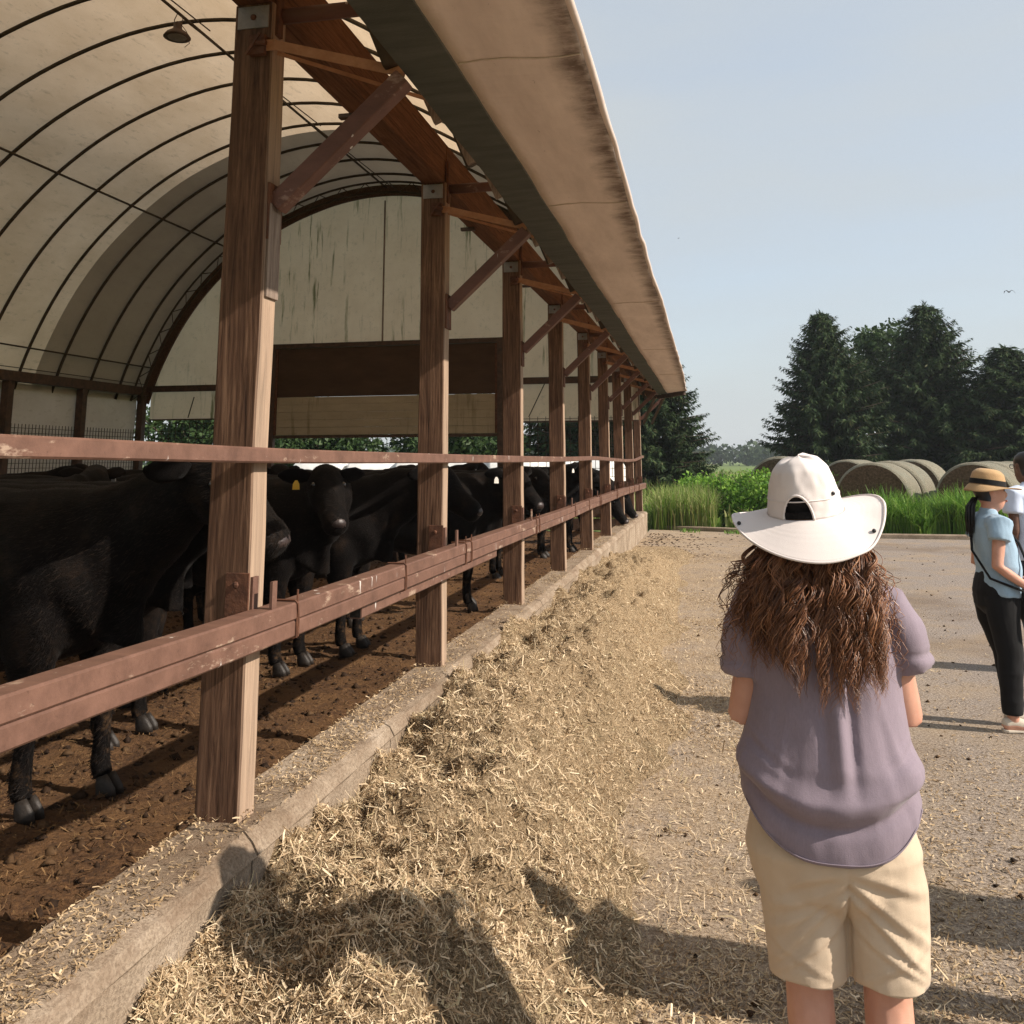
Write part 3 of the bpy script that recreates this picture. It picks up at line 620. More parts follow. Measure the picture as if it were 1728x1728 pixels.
# rails along the feed line
UR = [(BY0,1.74),(1.8,1.738),(3.2,1.718),(5.6,1.711),(8,1.708),(10.4,1.708),(13,1.725),(15.4,1.702),(18,1.682),(20.3,1.69),(22.7,1.775)]
LR = [(BY0,1.215),(1.8,1.21),(3,1.19),(6.6,1.192),(9,1.188),(10,1.185),(12.2,1.2),(14.5,1.193),(16.6,1.2),(21.2,1.16),(22.7,1.15)]
def smooth_line(tab, yy): 
    a = np.array(tab); return float(np.mean([np.interp(yy+d, a[:,0], a[:,1]) for d in (-.5,-.25,0,.25,.5)]))
def rail(name, x0, x1, tab, zt, zb, ya, yb, m, parent=barn):
    ys_ = np.arange(ya, yb, .3); ys_ = np.append(ys_, yb); vs = []; fs = []; c_ = .006
    for yy in ys_:
        z_ = smooth_line(tab, yy)
        for (a, b2) in ((x0+c_,zb),(x1-c_,zb),(x1,zb+c_),(x1,zt-c_),(x1-c_,zt),(x0+c_,zt),(x0,zt-c_),(x0,zb+c_)): vs.append((a, yy, z_+b2))
    for i in range(len(ys_)-1):
        for k in range(8): fs.append((i*8+k, (i+1)*8+k, (i+1)*8+(k+1)%8, i*8+(k+1)%8))
    fs += [tuple(range(8)), tuple(range(len(ys_)*8-1, len(ys_)*8-9, -1))]
    return MB().add(vs, fs).build(name, m, parent)
M_TUBESHADE = surf('tube_shade_black', (.008,.006,.005), (.015,.012,.01), 5, rough=.9)
rail('upper_rail', PX1+.003, PX1+.05, UR, .027, -.027, BY0, 22.72, M_RAIL)
lr = rail('lower_rail', PX1+.003, PX1+.092, LR, 0, -.062, BY0, 22.72, M_RAIL)
rail('lower_rail', PX1+.003, PX1+.088, LR, -.064, -.122, BY0, 22.72, M_RAIL)
rail('splice_tube', PX1+.003, PX1+.062, LR, -.124, -.178, 4.02, 6.7, M_RAIL)
zz = smooth_line(LR, 4.02); MB().box(PX1+.009, PX1+.056, 4.016, 4.0195, zz-.172, zz-.13).build('tube_end_shade', M_TUBESHADE, barn)  # black plate over the capped tube end paints the dark of a hollow
for k in range(-1, 9):
    for d_ in (.2, 1.45 if k % 3 == 0 else .34):
        yy = PY0 + k*SP + d_ 
        if yy > 22.6: continue
        zz = smooth_line(LR, yy); xo = PX1+.096; 
        MB().tube([(PX1, yy, zz+.006), (xo-.01, yy, zz+.006), (xo, yy, zz-.004), (xo, yy+.01, zz-.06), (xo-.003, yy+.015, zz-.12), (xo-.02, yy+.015, zz-.128), (PX1, yy, zz-.128)], .0045, 5, (0,1,0)).build('rail_clamp', M_RUST, barn)
        MB().tube([(xo-.004, yy+.004, zz-.125), (xo-.004, yy+.004, zz+.045)], .004, 5, (0,1,0)).build('rail_clamp', M_RUST, barn)

# hanging barn lamp
lamp = thing('barn_lamp', 'dark dish shaped lamp hanging below the barn ridge', 'lamp', (XC, 12.5, 8.45))
pr = [(.215,-.02),(.205,.0),(.17,.05),(.10,.10),(.07,.13),(.065,.22),(.03,.25)]
st = [(V(XC, 12.5, 8.47+z_), r_, r_) for r_, z_ in pr]; MB().loft(st, 18, (0,1,0)).build('lamp_dish', M_DARKSTEEL, lamp, smooth=True)
MB().loft([(V(XC, 12.5, 8.465), .19, .19), (V(XC, 12.5, 8.44), .12, .12), (V(XC,12.5,8.432), .01, .01)], 16, (0,1,0)).build('lamp_glass', M_GALV, lamp, smooth=True)
for dx in (-.05, .06): MB().tube([(XC+dx, 12.5, 8.68), (XC+dx*1.4, 12.5, 8.76), (XC+dx*.3, 12.5, 8.88)], .008, 5, (0,1,0)).build('chain', M_DARKSTEEL, lamp)
MB().tube([(XC+.05, 12.5, 8.68), (XC+.2, 12.45, 8.5), (XC+.26, 12.45, 8.3), (XC+.18, 12.45, 8.24)], .006, 5, (0,1,0)).build('cord', M_DARKSTEEL, lamp)
# ------------------------------------------------------------------ cattle
def m_cow():
    m, nt, b = newmat('black_hide'); co = coords(nt, (1,1,1)); n1 = noise(nt, co, 5, 6, .7); n2 = noise(nt, coords(nt, (22,150,110)), 1.0, 4, .7, .6)
    c = ramp(nt, n1, [(.35, (.0018,.0014,.0014)), (.55, (.005,.0038,.0034)), (.75, (.026,.017,.012))])
    sx = nd(nt, 'SeparateXYZ'); nt.links.new(coords(nt, (1,1,1), False), sx.inputs[0])
    mr = nd(nt, 'MapRange'); mr.inputs[1].default_value = .75; mr.inputs[2].default_value = .05; nt.links.new(sx.outputs[2], mr.inputs[0])
    f = mix(nt, 1, mr.outputs[0], ramp(nt, noise(nt, co, 13, 5, .7), [(.52, 0), (.68, .75)]), 'MULTIPLY')
    c = mix(nt, f, c, (.11,.065,.035))
    nt.links.new(c, b.inputs['Base Color']); b.inputs['Roughness'].default_value = .7; b.inputs['Specular IOR Level'].default_value = .06
    b.inputs['Sheen Weight'].default_value = .03; b.inputs['Sheen Roughness'].default_value = .4
    bump(nt, b, mix(nt, .75, n1, n2), .6, .012); return m
M_COW = m_cow()
M_COAT = island('black_coat_hair', [(.002,.0016,.0016),(.005,.004,.0036),(.010,.0075,.006),(.004,.003,.003),(.022,.015,.011),(.007,.005,.0045)], .6, 0, .10)
M_HOOF = surf('hoof_horn', (.008,.006,.005), (.028,.021,.016), 12, rough=.6, spec=.5)
M_MUZZ = surf('muzzle_skin', (.016,.012,.011), (.055,.038,.036), 14, rough=.4, spec=.5)
M_NOSE = surf('nostril', (.006,.004,.004), (.01,.007,.007), 10, rough=.8)
M_EYE = surf('cow_eye', (.006,.005,.005), (.012,.01,.01), 10, rough=.08, spec=.7)
M_TAGY = surf('tag_yellow', (.65,.40,.04), (.75,.50,.07), 10, rough=.5)
M_TAGD = surf('tag_dirty', (.14,.11,.065), (.22,.18,.11), 10, rough=.6)
M_TAGW = surf('tag_white', (.62,.6,.55), (.75,.72,.68), 10, rough=.5)
def make_cow(label, loc, rotz, yaw=0, low=0.0, tagm=M_TAGY, vox=.027, s=1.1, step=0.0, tagside=-1, coat=8000):
    """faces +X; yaw turns the head to its left; low: 0 head carried level, 1 head down to feed"""
    root = thing('cow', label, 'cow', (0,0,0), 'black cattle in the barn')
    mb = MB()
    mb.loft([(V(-1.0,0,1.13),.10,.07),(V(-.96,0,1.13),.21,.15),(V(-.86,0,1.10),.30,.245),(V(-.62,0,1.07),.355,.30),(V(-.3,0,1.0),.405,.36),(V(.05,0,.975),.425,.375),(V(.35,0,.985),.41,.335),(V(.58,0,1.02),.38,.275),(V(.76,0,1.04),.33,.215),(V(.86,0,1.05),.22,.13)], 18)
    # neck and head follow the pose
    cy, sy = math.cos(yaw), math.sin(yaw)
    base = V(.66,0,1.08)
    nk = [V(.0,0,0), V(.22,0,.10-.16*low), V(.42,0,.20-.42*low), V(.58,0,.27-.66*low)]
    hd = V(.62,0,-.46) if low < .3 else V(.42,0,-.62)
    hd.normalize()
    def tw(p, f): # progressive turn
        a = yaw*f; return base + V(p.x*math.cos(a), p.x*math.sin(a), p.z)
    n_ = [tw(p, f) for p, f in zip(nk, (0,.25,.6,.9))]
    mb.loft([(n_[0],.33,.22),(n_[1],.255,.165),(n_[2],.20,.13),(n_[3],.155,.115)], 16)
    poll = tw(nk[3] + V(.02,0,.05), 1); hv = V(hd.x*cy, hd.x*sy, hd.z); sd = V(-sy, cy, 0); upv = sd.cross(hv)*-1
    if upv.z < 0: upv = -upv
    P = lambda t, u=0, q=0: poll + hv*t + upv*u + sd*q
    mb.loft([(P(-.08),.06,.06),(P(-.03),.125,.11),(P(.06),.148,.13),(P(.16,.0),.138,.124),(P(.27,-.005),.112,.096),(P(.37,-.005),.092,.082),(P(.45,-.005),.088,.086),(P(.50,-.01),.078,.08),(P(.53,-.01),.045,.05)], 14, tuple(upv))
    mb.loft([(P(.05,-.10),.07,.07),(P(.22,-.09),.055,.05),(P(.40,-.07),.035,.04)], 8, tuple(upv))         # jaw
    # dewlap and brisket
    mb.loft([(V(.80,0,.72),.16,.10),(n_[1]+V(0,0,-.22),.09,.045),(n_[2]+V(0,0,-.17),.05,.03)], 8)
    # legs
    hoofs = []
    for k, sg in enumerate((-1, 1)):
        dx = step*sg
        f = [V(.50,.19*sg,.86), V(.54+dx*.3,.20*sg,.66), V(.57+dx*.7,.185*sg,.40), V(.565+dx*.9,.18*sg,.30), V(.56+dx,.18*sg,.13), V(.585+dx,.18*sg,.075)]
        mb.loft([(f[0],.20,.10),(f[1],.125,.085),(f[2],.062,.058),(f[3],.046,.044),(f[4],.05,.048),(f[5],.052,.05)], 10, (1,0,0))
        hoofs.append(V(.605+dx,.18*sg,0))
        h = [V(-.72,.17*sg,.98), V(-.60-dx*.2,.20*sg,.72), V(-.70-dx*.5,.185*sg,.54), V(-.82-dx*.8,.175*sg,.44), V(-.795-dx,.17*sg,.26), V(-.775-dx,.17*sg,.13), V(-.745-dx,.17*sg,.075)]
        mb.loft([(h[0],.25,.13),(h[1],.20,.115),(h[2],.115,.075),(h[3],.075,.052),(h[4],.05,.045),(h[5],.052,.05),(h[6],.052,.05)], 10, (1,0,0))
        hoofs.append(V(-.725-dx,.17*sg,0))
    mb.tube([(-.97,0,1.28), (-1.05,.01,1.2), (-1.07,.02,.95), (-1.06,.03,.7), (-1.05,.03,.5)], [.045,.035,.026,.03,.05], 8, (0,1,0))
    me = remesh(mb, vox, 3, .5); a = mverts(me); nn = mnorms(me)
    x_, y_, z_ = a[:,0], a[:,1], a[:,2]
    nk_ = np.clip((x_-.45)*3, 0, 1)*np.clip((z_-.5)*4, 0, 1)*np.clip((1.25-x_)*5, 0, 1); tr_ = np.clip((.5-x_)*4, 0, 1)*np.clip((x_+.8)*4, 0, 1)
    dd = .016*fbm(x_*3.4+loc[0], y_*3.4, z_*3.4, 3) + nk_*.010*(1-2*np.abs(n3(x_*8+z_*3, y_*2, z_*2+loc[1]))) + tr_*.006*np.sin(x_*34+2*z_) * np.clip(1-np.abs(z_-1.0)*4, 0, 1)
    dd = dd + .022*np.exp(-((x_-.52)/.12)**2-((z_-1.05)/.2)**2) - .014*np.exp(-((x_-.30)/.07)**2-((z_-.95)/.25)**2) + .02*np.exp(-((x_+.66)/.13)**2-((z_-1.22)/.1)**2) - .02*np.exp(-((x_+.45)/.1)**2-((z_-1.18)/.12)**2)
    a += nn*(dd*np.clip(z_*2, 0, 1))[:,None]; setverts(me, a)
    body = link('body', me, M_COW, root, smooth=True)
    if coat: # short hair lying back along the hide
        a = mverts(me); nn = mnorms(me); i = rng.integers(0, len(a), coat); c0 = a[i] + rng.normal(0, .010, (coat,3)); n0 = nn[i]
        c0 = c0 - n0*np.sum((c0-a[i])*n0, 1)[:,None]
        fl = np.array([-1,0,-.55]) + .35*np.stack([n3(c0[:,0]*5, c0[:,1]*5, c0[:,2]*5), n3(c0[:,0]*5+9, c0[:,1]*5, c0[:,2]*5), n3(c0[:,0]*5, c0[:,1]*5+9, c0[:,2]*5)], 1) + rng.normal(0, .18, (coat,3))
        fl = fl - n0*np.sum(fl*n0, 1)[:,None]; fl /= np.maximum(np.linalg.norm(fl, axis=1), 1e-6)[:,None]; sd0 = np.cross(fl, n0)
        Lh = rng.uniform(.012, .030, coat); wh = rng.uniform(.0009, .0018, coat); p0 = c0 + n0*.0005; p1 = c0 + fl*(Lh*.6)[:,None] + n0*(Lh*.16)[:,None]; p2 = c0 + fl*Lh[:,None] + n0*(Lh*.14)[:,None]; sw = sd0*wh[:,None]
        vv = np.stack([p0-sw, p0+sw, p1+sw*.8, p1-sw*.8, p2+sw*.1, p2-sw*.1], 1).reshape(-1,3); o = np.arange(coat)*6
        npmesh('coat', vv, np.concatenate([np.stack([o,o+1,o+2,o+3],1), np.stack([o+3,o+2,o+4,o+5],1)]), M_COAT, root)
    for hf in hoofs:
        mb = MB()
        for q in (-1, 1):
            c = hf + V(.0, q*.027, 0); mb.loft([(c+V(.022,0,-.005),.058,.023),(c+V(.018,0,.02),.056,.024),(c+V(.002,0,.055),.044,.022),(c+V(-.008,0,.085),.03,.016)], 8, (1,0,0))
        mb.build('hoof', M_HOOF, root, smooth=True, local=True)
    for q in (-1, 1):
        e0 = P(-.01, .02, .095*q); od = (sd*q*.95 + upv*(-.12) - hv*.22).normalized(); bk = hv
        mb = MB().loft([(e0,.035,.02),(e0+od*.06,.062,.022),(e0+od*.13,.07,.018),(e0+od*.19,.045,.012),(e0+od*.225,.012,.006)], 10, tuple(upv)); ear = mb.build('ear', M_COW, root, smooth=True, local=True)
        if q == tagside or abs(yaw) > 9:
            t0 = e0 + od*.10 - upv*.02 + hv*.025; dn = V(0,0,-1); ax = (od - dn*od.dot(dn)).normalized()
            vs = [t0-ax*.008, t0+ax*.008, t0+ax*.022+dn*.024, t0+ax*.025+dn*.064, t0-ax*.025+dn*.064, t0-ax*.022+dn*.024]; nrm = ax.cross(dn)*.004
            MB().add([v_+nrm for v_ in vs]+[v_-nrm for v_ in vs], [(0,1,2,3,4,5),(11,10,9,8,7,6)]+[(i,6+i,6+(i+1)%6,(i+1)%6) for i in range(6)]).build('ear_tag', tagm, ear, local=True)
        c = P(.135, .055, .106*q); MB().ball(c, .02, .02, .02, 8, 6).build('eye', M_EYE, root, smooth=True, local=True)
    mz = MB().loft([(P(.475,.014),.052,.056),(P(.505,.012),.056,.060),(P(.523,.010),.046,.052),(P(.533,.006),.026,.032)], 14, tuple(upv)).build('muzzle', M_MUZZ, root, smooth=True, local=True)
    for q in (-1, 1): MB().ball(P(.517,.024,.036*q), .014, .014, .017, 8, 5).build('nostril', M_NOSE, mz, smooth=True, local=True)
    root.location = loc; root.rotation_euler = (0,0,rotz); root.scale = (s,)*3; return root
FZ = .02
make_cow('big black cow nearest the camera, its head behind the first timber post', (-3.85,4.42,FZ), R_(-4), -.10, -.10, M_TAGD, .022, step=.06, coat=38000, tagside=9)
make_cow('black cow whose muzzle shows just right of the first post', (-4.25,5.42,FZ), R_(0), -.28, .0, M_TAGY, tagside=1, coat=18000)
make_cow('black cow set back behind the muzzle right of the first post', (-4.75,6.3,FZ), R_(4), -.4, 0, M_TAGW, tagside=1)
make_cow('black cow with a yellow ear tag and pinkish muzzle between the first two posts', (-4.08,7.45,FZ), R_(-4), -.85, 0, M_TAGY, .024, coat=20000)
make_cow('black cow poking its muzzle out right of the second post', (-3.86,8.2,FZ), R_(0), -.1, 0, M_TAGW, tagside=1)
make_cow('black cow standing broadside behind the second post', (-4.35,9.35,FZ), R_(14), .5, 0, M_TAGW, tagside=1)
make_cow('black cow with white tag facing out between third and fourth post', (-3.4,10.55,FZ), R_(16), -.95, .05, M_TAGW, .024)
make_cow('black cow with head just right of the fourth post', (-3.72,13.5,FZ), R_(0), -.6, .1, M_TAGY)
make_cow('black cow looking out right of the fifth post', (-3.55,16.3,FZ), R_(3), -.4, 0, M_TAGW)
make_cow('black cow with lowered head beside the sixth post', (-3.25,17.6,FZ), R_(4), -.2, .75, M_TAGW)
make_cow('farthest black cow, head lowered over the kerb near the last posts', (-3.22,19.35,FZ), R_(2), -.1, .75, M_TAGW)
make_cow('black cow whose back shows just above the nearest cow', (-6.3,7.3,FZ), R_(75), .5, 0, M_TAGW, .04, coat=0)
make_cow('black cow deep in the barn behind the first post', (-7.1,9.2,FZ), R_(20), .3, 0, M_TAGW, .04, coat=0)
make_cow('black cow in the middle of the herd seen above the yellow tagged one', (-6.2,10.6,FZ), R_(-10), -.4, 0, M_TAGW, .04, coat=0)
make_cow('black cow near the far doorway left of the second post', (-6.4,13.2,FZ), R_(160), .2, 0, M_TAGW, .04, coat=0)
make_cow('black cow in the back of the barn right of the second post', (-5.2,15.0,FZ), R_(8), .2, .0, M_TAGW, .04, coat=0)
make_cow('black cow standing far left along the closed barn wall', (-10.2,11.3,FZ), R_(40), -.2, 0, M_TAGW, .04, coat=0)
make_cow('black cow far back at the left, only its back showing', (-9.3,14.2,FZ), R_(-20), .2, 0, M_TAGW, .04, coat=0)
# ------------------------------------------------------------------ bales
def m_bale_side():
    m, nt, b = newmat('bale_netwrap'); co = coords(nt, (1,1,1))
    c = ramp(nt, noise(nt, coords(nt, (1,8,1)), 5, 5, .7), [(.3, (.15,.135,.09)), (.7, (.36,.33,.245))])
    c = mix(nt, ramp(nt, noise(nt, co, 2.2, 5, .6), [(.5, 0), (.7, .55)]), c, (.20,.235,.19))
    c = mix(nt, .5, c, ramp(nt, noise(nt, coords(nt, (60,12,60)), 1.0, 5, .8), [(.38, (.28,.25,.2)), (.58, (1,1,1))]), 'MULTIPLY')
    nt.links.new(c, b.inputs['Base Color']); b.inputs['Roughness'].default_value = .8; bump(nt, b, noise(nt, co, 40, 5, .8), 1.0, .04); return m
M_BALE = m_bale_side()
M_BALEF = surf('bale_face', (.04,.026,.016), (.17,.115,.075), 22, rough=.95, bs=1, bscale=60, bdist=.03, c3=(.11,.07,.04))
M_WRAP = surf('white_wrap', (.62,.62,.60), (.80,.80,.78), 3, rough=.45, bs=.3, bscale=14, bdist=.03, spec=.4)
def bale_mesh(rad=.86, ln=1.5):
    n = 40; vs = []; prof = [(-.5,rad*.93),(-.485,rad*.975),(-.45,rad),(-.2,rad*1.006),(.1,rad*.998),(.45,rad),(.485,rad*.975),(.5,rad*.93)]; mb = MB(); fs = []
    for j, (t, r_) in enumerate(prof):
        for k in range(n):
            a = 2*math.pi*k/n; rr = r_*(1+.012*float(n3(math.cos(a)*2, math.sin(a)*2, j*.4))); z_ = math.sin(a)*rr; z_ = z_ if z_ > -rad*.9 else -rad*.9 + (z_+rad*.9)*.25
            vs.append((math.cos(a)*rr*1.02, t*ln, rad*.9 + z_))
    for j in range(len(prof)-1):
        for k in range(n): fs.append((j*n+k, j*n+(k+1)%n, (j+1)*n+(k+1)%n, (j+1)*n+k))
    body = MB().add(vs, fs)
    fb = []
    for sgn in (-1, 1):
        f = MB(); vv = []; ff = []
        rr_ = [.93,.8,.66,.5,.34,.18,.0]
        for j, q in enumerate(rr_):
            for k in range(n):
                a = 2*math.pi*k/n; r_ = rad*q; z_ = math.sin(a)*r_; z_ = z_ if z_ > -rad*.9 else -rad*.9 + (z_+rad*.9)*.25
                vv.append((math.cos(a)*r_*1.02, sgn*(ln*.5 + (.03*float(n3(math.cos(a)*q*4, math.sin(a)*q*4, 3+j))+.012*math.sin(j*2.4) if 0 < j else 0)), rad*.9+z_))
        for j in range(len(rr_)-1):
            for k in range(n):
                q4 = (j*n+k, j*n+(k+1)%n, (j+1)*n+(k+1)%n, (j+1)*n+k); ff.append(q4 if sgn < 0 else q4[::-1])
        f.add(vv, ff); fb.append(f)
    return body, fb
proto = thing('hay_bale', 'x', 'bale', (0,0,0), 'net wrapped round bales stacked outdoors in rows')
bd, fb = bale_mesh(); bd.build('net_wrap', M_BALE, proto, smooth=True, local=True)
for f in fb: f.build('bale_end', M_BALEF, proto, smooth=True, local=True)
AXB = R_(-24)          # the rows lead away to the right
BL = [ # x, y, scale, label
 ((3.72,24.6), 1.0, 'round hay bale with its dark end facing us, just right of the white hat'),
 ((4.35,26.05), 1.02, 'second round bale in the row right of the white hat'),
 ((5.98,24.3), 1.0, 'round hay bale with dark end showing just left of the straw hat'),
 ((6.62,25.75), 1.01, 'round bale directly behind the one left of the straw hat'),
 ((7.25,27.2), .99, 'third bale of the row left of the straw hat'),
 ((7.9,28.65), 1.0, 'fourth bale of the row left of the straw hat'),
 ((1.85,28.0), 1.10, 'hay bale half hidden by the top of the white hat'),
 ((3.9,29.6), 1.04, 'pale bale top showing right behind the white hat crown'),
 ((6.0,31.6), 1.04, 'pale bale top in the back row above the middle rows'),
 ((8.25,24.2), 1.0, 'hay bale hidden mostly behind the straw hatted woman'),
 ((8.9,25.65), 1.0, 'bale behind the white shirted person at the right edge'),
 ((9.5,27.1), 1.0, 'farther bale at the right edge of the rows'),
]
first = True
for (x, y), s_, lb in BL:
    a = AXB + rnd.uniform(-.06, .06)
    if first: proto.location = (x+.35,y,-.03); proto.rotation_euler = (0,0,a); proto.scale = (s_,)*3; proto['label'] = lb; first = False
    else: dup(proto, (x+.35,y,-.03), a, s_, lb)
wp = thing('wrapped_bale', 'x', 'bale', (0,0,0), 'white wrapped bales behind the barn')
bd, fb = bale_mesh(.92, 1.5); bd.build('plastic_wrap', M_WRAP, wp, smooth=True, local=True)
for f in fb: f.build('bale_end', M_WRAP, wp, smooth=True, local=True)
WB = [((-11.6,26.8), 'white wrapped bale seen below the raised door, leftmost of the line'), ((-10.0,27.0), 'white wrapped bale second from the left below the raised door'),
      ((-8.4,26.9), 'white wrapped bale third from the left below the raised door'), ((-6.9,27.3), 'white wrapped bale just right of the second post'), ((-5.6,27.0), 'white wrapped bale left of the third post with rounded top'),
      ((-4.7,27.8), 'white wrapped bale beyond the wire mesh right of the third post'), ((-3.5,29.5), 'white wrapped bale seen between the fourth and fifth posts')]
first = True
for (x, y), lb in WB:
    a = rnd.uniform(-.3, .3) + R_(90)
    if first: wp.location = (x,y,-.03); wp.rotation_euler = (0,0,a); wp['label'] = lb; first = False
    else: dup(wp, (x,y,-.03), a, rnd.uniform(.96,1.04), lb)

# ------------------------------------------------------------------ vegetation
M_BARK = surf('bark', (.045,.033,.024), (.13,.10,.075), 8, (1,1,.2), rough=.95, bs=.8)
SPRUCE = [island('spruce_needles', [(.012,.030,.012),(.024,.050,.019),(.038,.070,.025),(.056,.088,.030),(.028,.052,.02),(.08,.082,.034)], .75, .08),
          island('spruce_needles_light', [(.016,.032,.014),(.028,.052,.022),(.045,.072,.03),(.06,.085,.036)], .75, .1)]
LEAF = island('broad_leaf', [(.022,.045,.016),(.036,.068,.022),(.055,.095,.03),(.075,.12,.04)], .55, .25)
WEED = island('weed_leaf', [(.07,.17,.02),(.12,.26,.03),(.18,.34,.045),(.25,.40,.06)], .5, .35)
FARL = island('far_leaf', [(.03,.055,.025),(.05,.08,.035),(.07,.10,.045)], .8, .1)
def norm(a): return a/np.maximum(np.linalg.norm(a, axis=-1, keepdims=True), 1e-9)
def diamonds(c, d, s, L, W, droop=0):
    """pointed leaf quads: base c, direction d, side s"""
    tip = c + d*L[:,None]; tip[:,2] -= droop*L; m_ = c + d*(L*.45)[:,None]; sw = s*(W/2)[:,None]
    v = np.stack([c, m_+sw, tip, m_-sw], 1).reshape(-1,3); o = np.arange(len(c))*4
    return v, np.stack([o, o+1, o+2, o+3], 1)
def spruce_parts(H, Rb, seed, dens=1.0, top=.2):
    g = np.random.default_rng(seed); trunk = MB().tube([(0,0,-.1),(.03,0,H*.4),(0,.02,H*.8),(0,0,H)], [.02*H,.014*H,.006*H,.01], 8, (0,1,0))
    Vs = []; Qs = []; off = 0; z = .03*H
    while z < H*.985:
        f = z/H; Lb = Rb*(1-f)**.72*(1 if f > .12 else .75+2*f) + .18; nb = int(g.integers(7, 11)) if f < .8 else 6
        ph = g.uniform(0, 6.28)
        for k in range(nb):
            az = ph + 2*np.pi*k/nb + g.normal(0, .18); L = Lb*g.uniform(.62, 1.16)*(1 + .22*float(n3(math.cos(az)*1.4, math.sin(az)*1.4, z*.35+seed)))
            rise = .30*(f-.35) ; ns = max(5, int(L*7.5*dens))
            t = np.linspace(.10, 1, ns); hx = L*t; hz = z + L*(rise*t - .30*t**1.5*(1-f*.6) + .22*t**4)
            bx = np.stack([np.cos(az)*hx, np.sin(az)*hx, hz], 1)
            trunk.tube([tuple(bx[0]*[.1,.1,1]), tuple(bx[ns//2]), tuple(bx[-1])], [.012*L+.006,.008*L+.004,.004], 4, (0,0,1)) if g.random() < .5 else None
            nsp = 9
            c = np.repeat(bx, nsp, 0); n_ = len(c); c = c + g.normal(0, .035, (n_,3))
            sg = g.choice([-1,1], n_); fa = az + sg*g.uniform(.15, 1.25, n_); el = g.normal(-.35, .38, n_)
            d = np.stack([np.cos(fa)*np.cos(el), np.sin(fa)*np.cos(el), np.sin(el)], 1)
            s_ = norm(np.cross(d, norm(g.normal(0, 1, (n_,3))+np.array([0,0,1.2]))))
            tt = np.repeat(t, nsp); Ls = (.19+.36*np.sin(np.pi*np.clip(tt*.85+.12, 0, 1)))*g.uniform(.6, 1.25, n_)*(1-.35*f); W = Ls*g.uniform(.16, .30, n_)
            v, q = diamonds(c, d, s_, Ls, W, .15); Vs.append(v); Qs.append(q+off); off += len(v)
        z += g.uniform(.20, .32)*(1 - .35*f)*H/10
    n_ = 60; c = np.stack([g.normal(0,.04,n_), g.normal(0,.04,n_), g.uniform(.95*H, 1.0*H, n_)], 1); d = norm(np.stack([g.normal(0,.5,n_), g.normal(0,.5,n_), g.uniform(.5,1.2,n_)], 1))
    v, q = diamonds(c, d, norm(np.cross(d, g.normal(0,1,(n_,3)))), g.uniform(.15,.4,n_), g.uniform(.03,.06,n_)); Vs.append(v); Qs.append(q+off)
    return trunk, np.concatenate(Vs), np.concatenate(Qs)
def put_tree(name, label, cat, parts, mat, loc, rot=0, s=1, group=None):
    r = thing(name, label, cat, (0,0,0), group); trunk, v, q = parts
    trunk.build('trunk', M_BARK, r, smooth=True, local=True); npmesh('crown', v, q, mat, r)
    r.location = loc; r.rotation_euler = (0,0,rot); r.scale = (s,)*3 if not isinstance(s, tuple) else s; return r
GS = 'spruces around the farm yard'
sA = put_tree('spruce_tree', 'dark spruce with wide lower boughs above the white hat', 'tree', spruce_parts(9.2, 4.3, 1), SPRUCE[0], (4.9,41,0), .4, (.84,.84,.855), GS)
sB = put_tree('spruce_tree', 'tall dark spruce with spiky top, second from the left of the right hand group', 'tree', spruce_parts(10.2, 4.5, 2), SPRUCE[0], (9.55,43,0), 0, (.9,.9,.825), GS)
dup(sB, (15.3,42.0,0), 2.1, (.95,.95,.79), 'dark spruce cut off by the right edge of the picture', GS)
dup(sA, (12.2,41.5,0), 1.2, (1.0,1.0,.68), 'lower spruce right of the tall spiky one', GS)
dup(sB, (-1.9,36.0,0), 4.0, (.66,.66,.62), 'spruce standing right behind the far end of the barn', GS)
dup(sA, (-5.2,39.0,0), 5.1, .9, 'dark spruce seen through the posts behind the barn', GS)
dup(sB, (22,44,0), .9, .9, 'spruce beyond the right edge behind the bales', GS)
def broad_parts(H, Rr, seed, n, zc=.62, leaf=.16, flat=.55, stem=True):
    g = np.random.default_rng(seed); tr = MB()
    tr.tube([(0,0,-.1),(.05,.02,H*.25),(-.03,.05,H*.5),(0,0,H*.8)], [.028*H,.02*H,.014*H,.004*H], 8, (0,1,0))
    for k in range(9):
        a = g.uniform(0,6.28); z0 = g.uniform(.2,.55)*H; L = Rr*g.uniform(.5,.9); tr.tube([(0,0,z0),(math.cos(a)*L*.5,math.sin(a)*L*.5,z0+L*.35),(math.cos(a)*L,math.sin(a)*L,z0+L*.75)], [.012*H,.008*H,.003*H], 5, (0,0,1))
    K = 60; cc = norm(g.normal(0,1,(K,3)))*(g.random((K,1))**.45)*np.array([Rr*.82,Rr*.82,H*(1-zc)*.85])+np.array([0,0,H*zc]); cc[:,2] = np.maximum(cc[:,2], H*.14)
    r_ = g.uniform(.16,.36,K)*Rr; i = g.integers(0,K,n); dv = norm(g.normal(0,1,(n,3))); c = cc[i] + dv*(r_[i]*g.random(n)**.35)[:,None]*np.array([1,1,.8])
    d = norm(dv + g.normal(0,.7,(n,3)) + np.array([0,0,-.2])); s_ = norm(np.cross(d, g.normal(0,1,(n,3)))); L = leaf*g.uniform(.6,1.5,n)
    v, q = diamonds(c, d, s_, L, L*g.uniform(.45,.75,n), .1); return tr, v, q
put_tree('broadleaf_tree', 'rounded green broadleaf tree between the two tall spruces', 'tree', broad_parts(8.4, 2.5, 21, 12000, .64, .22), LEAF, (8.55,45.5,0))
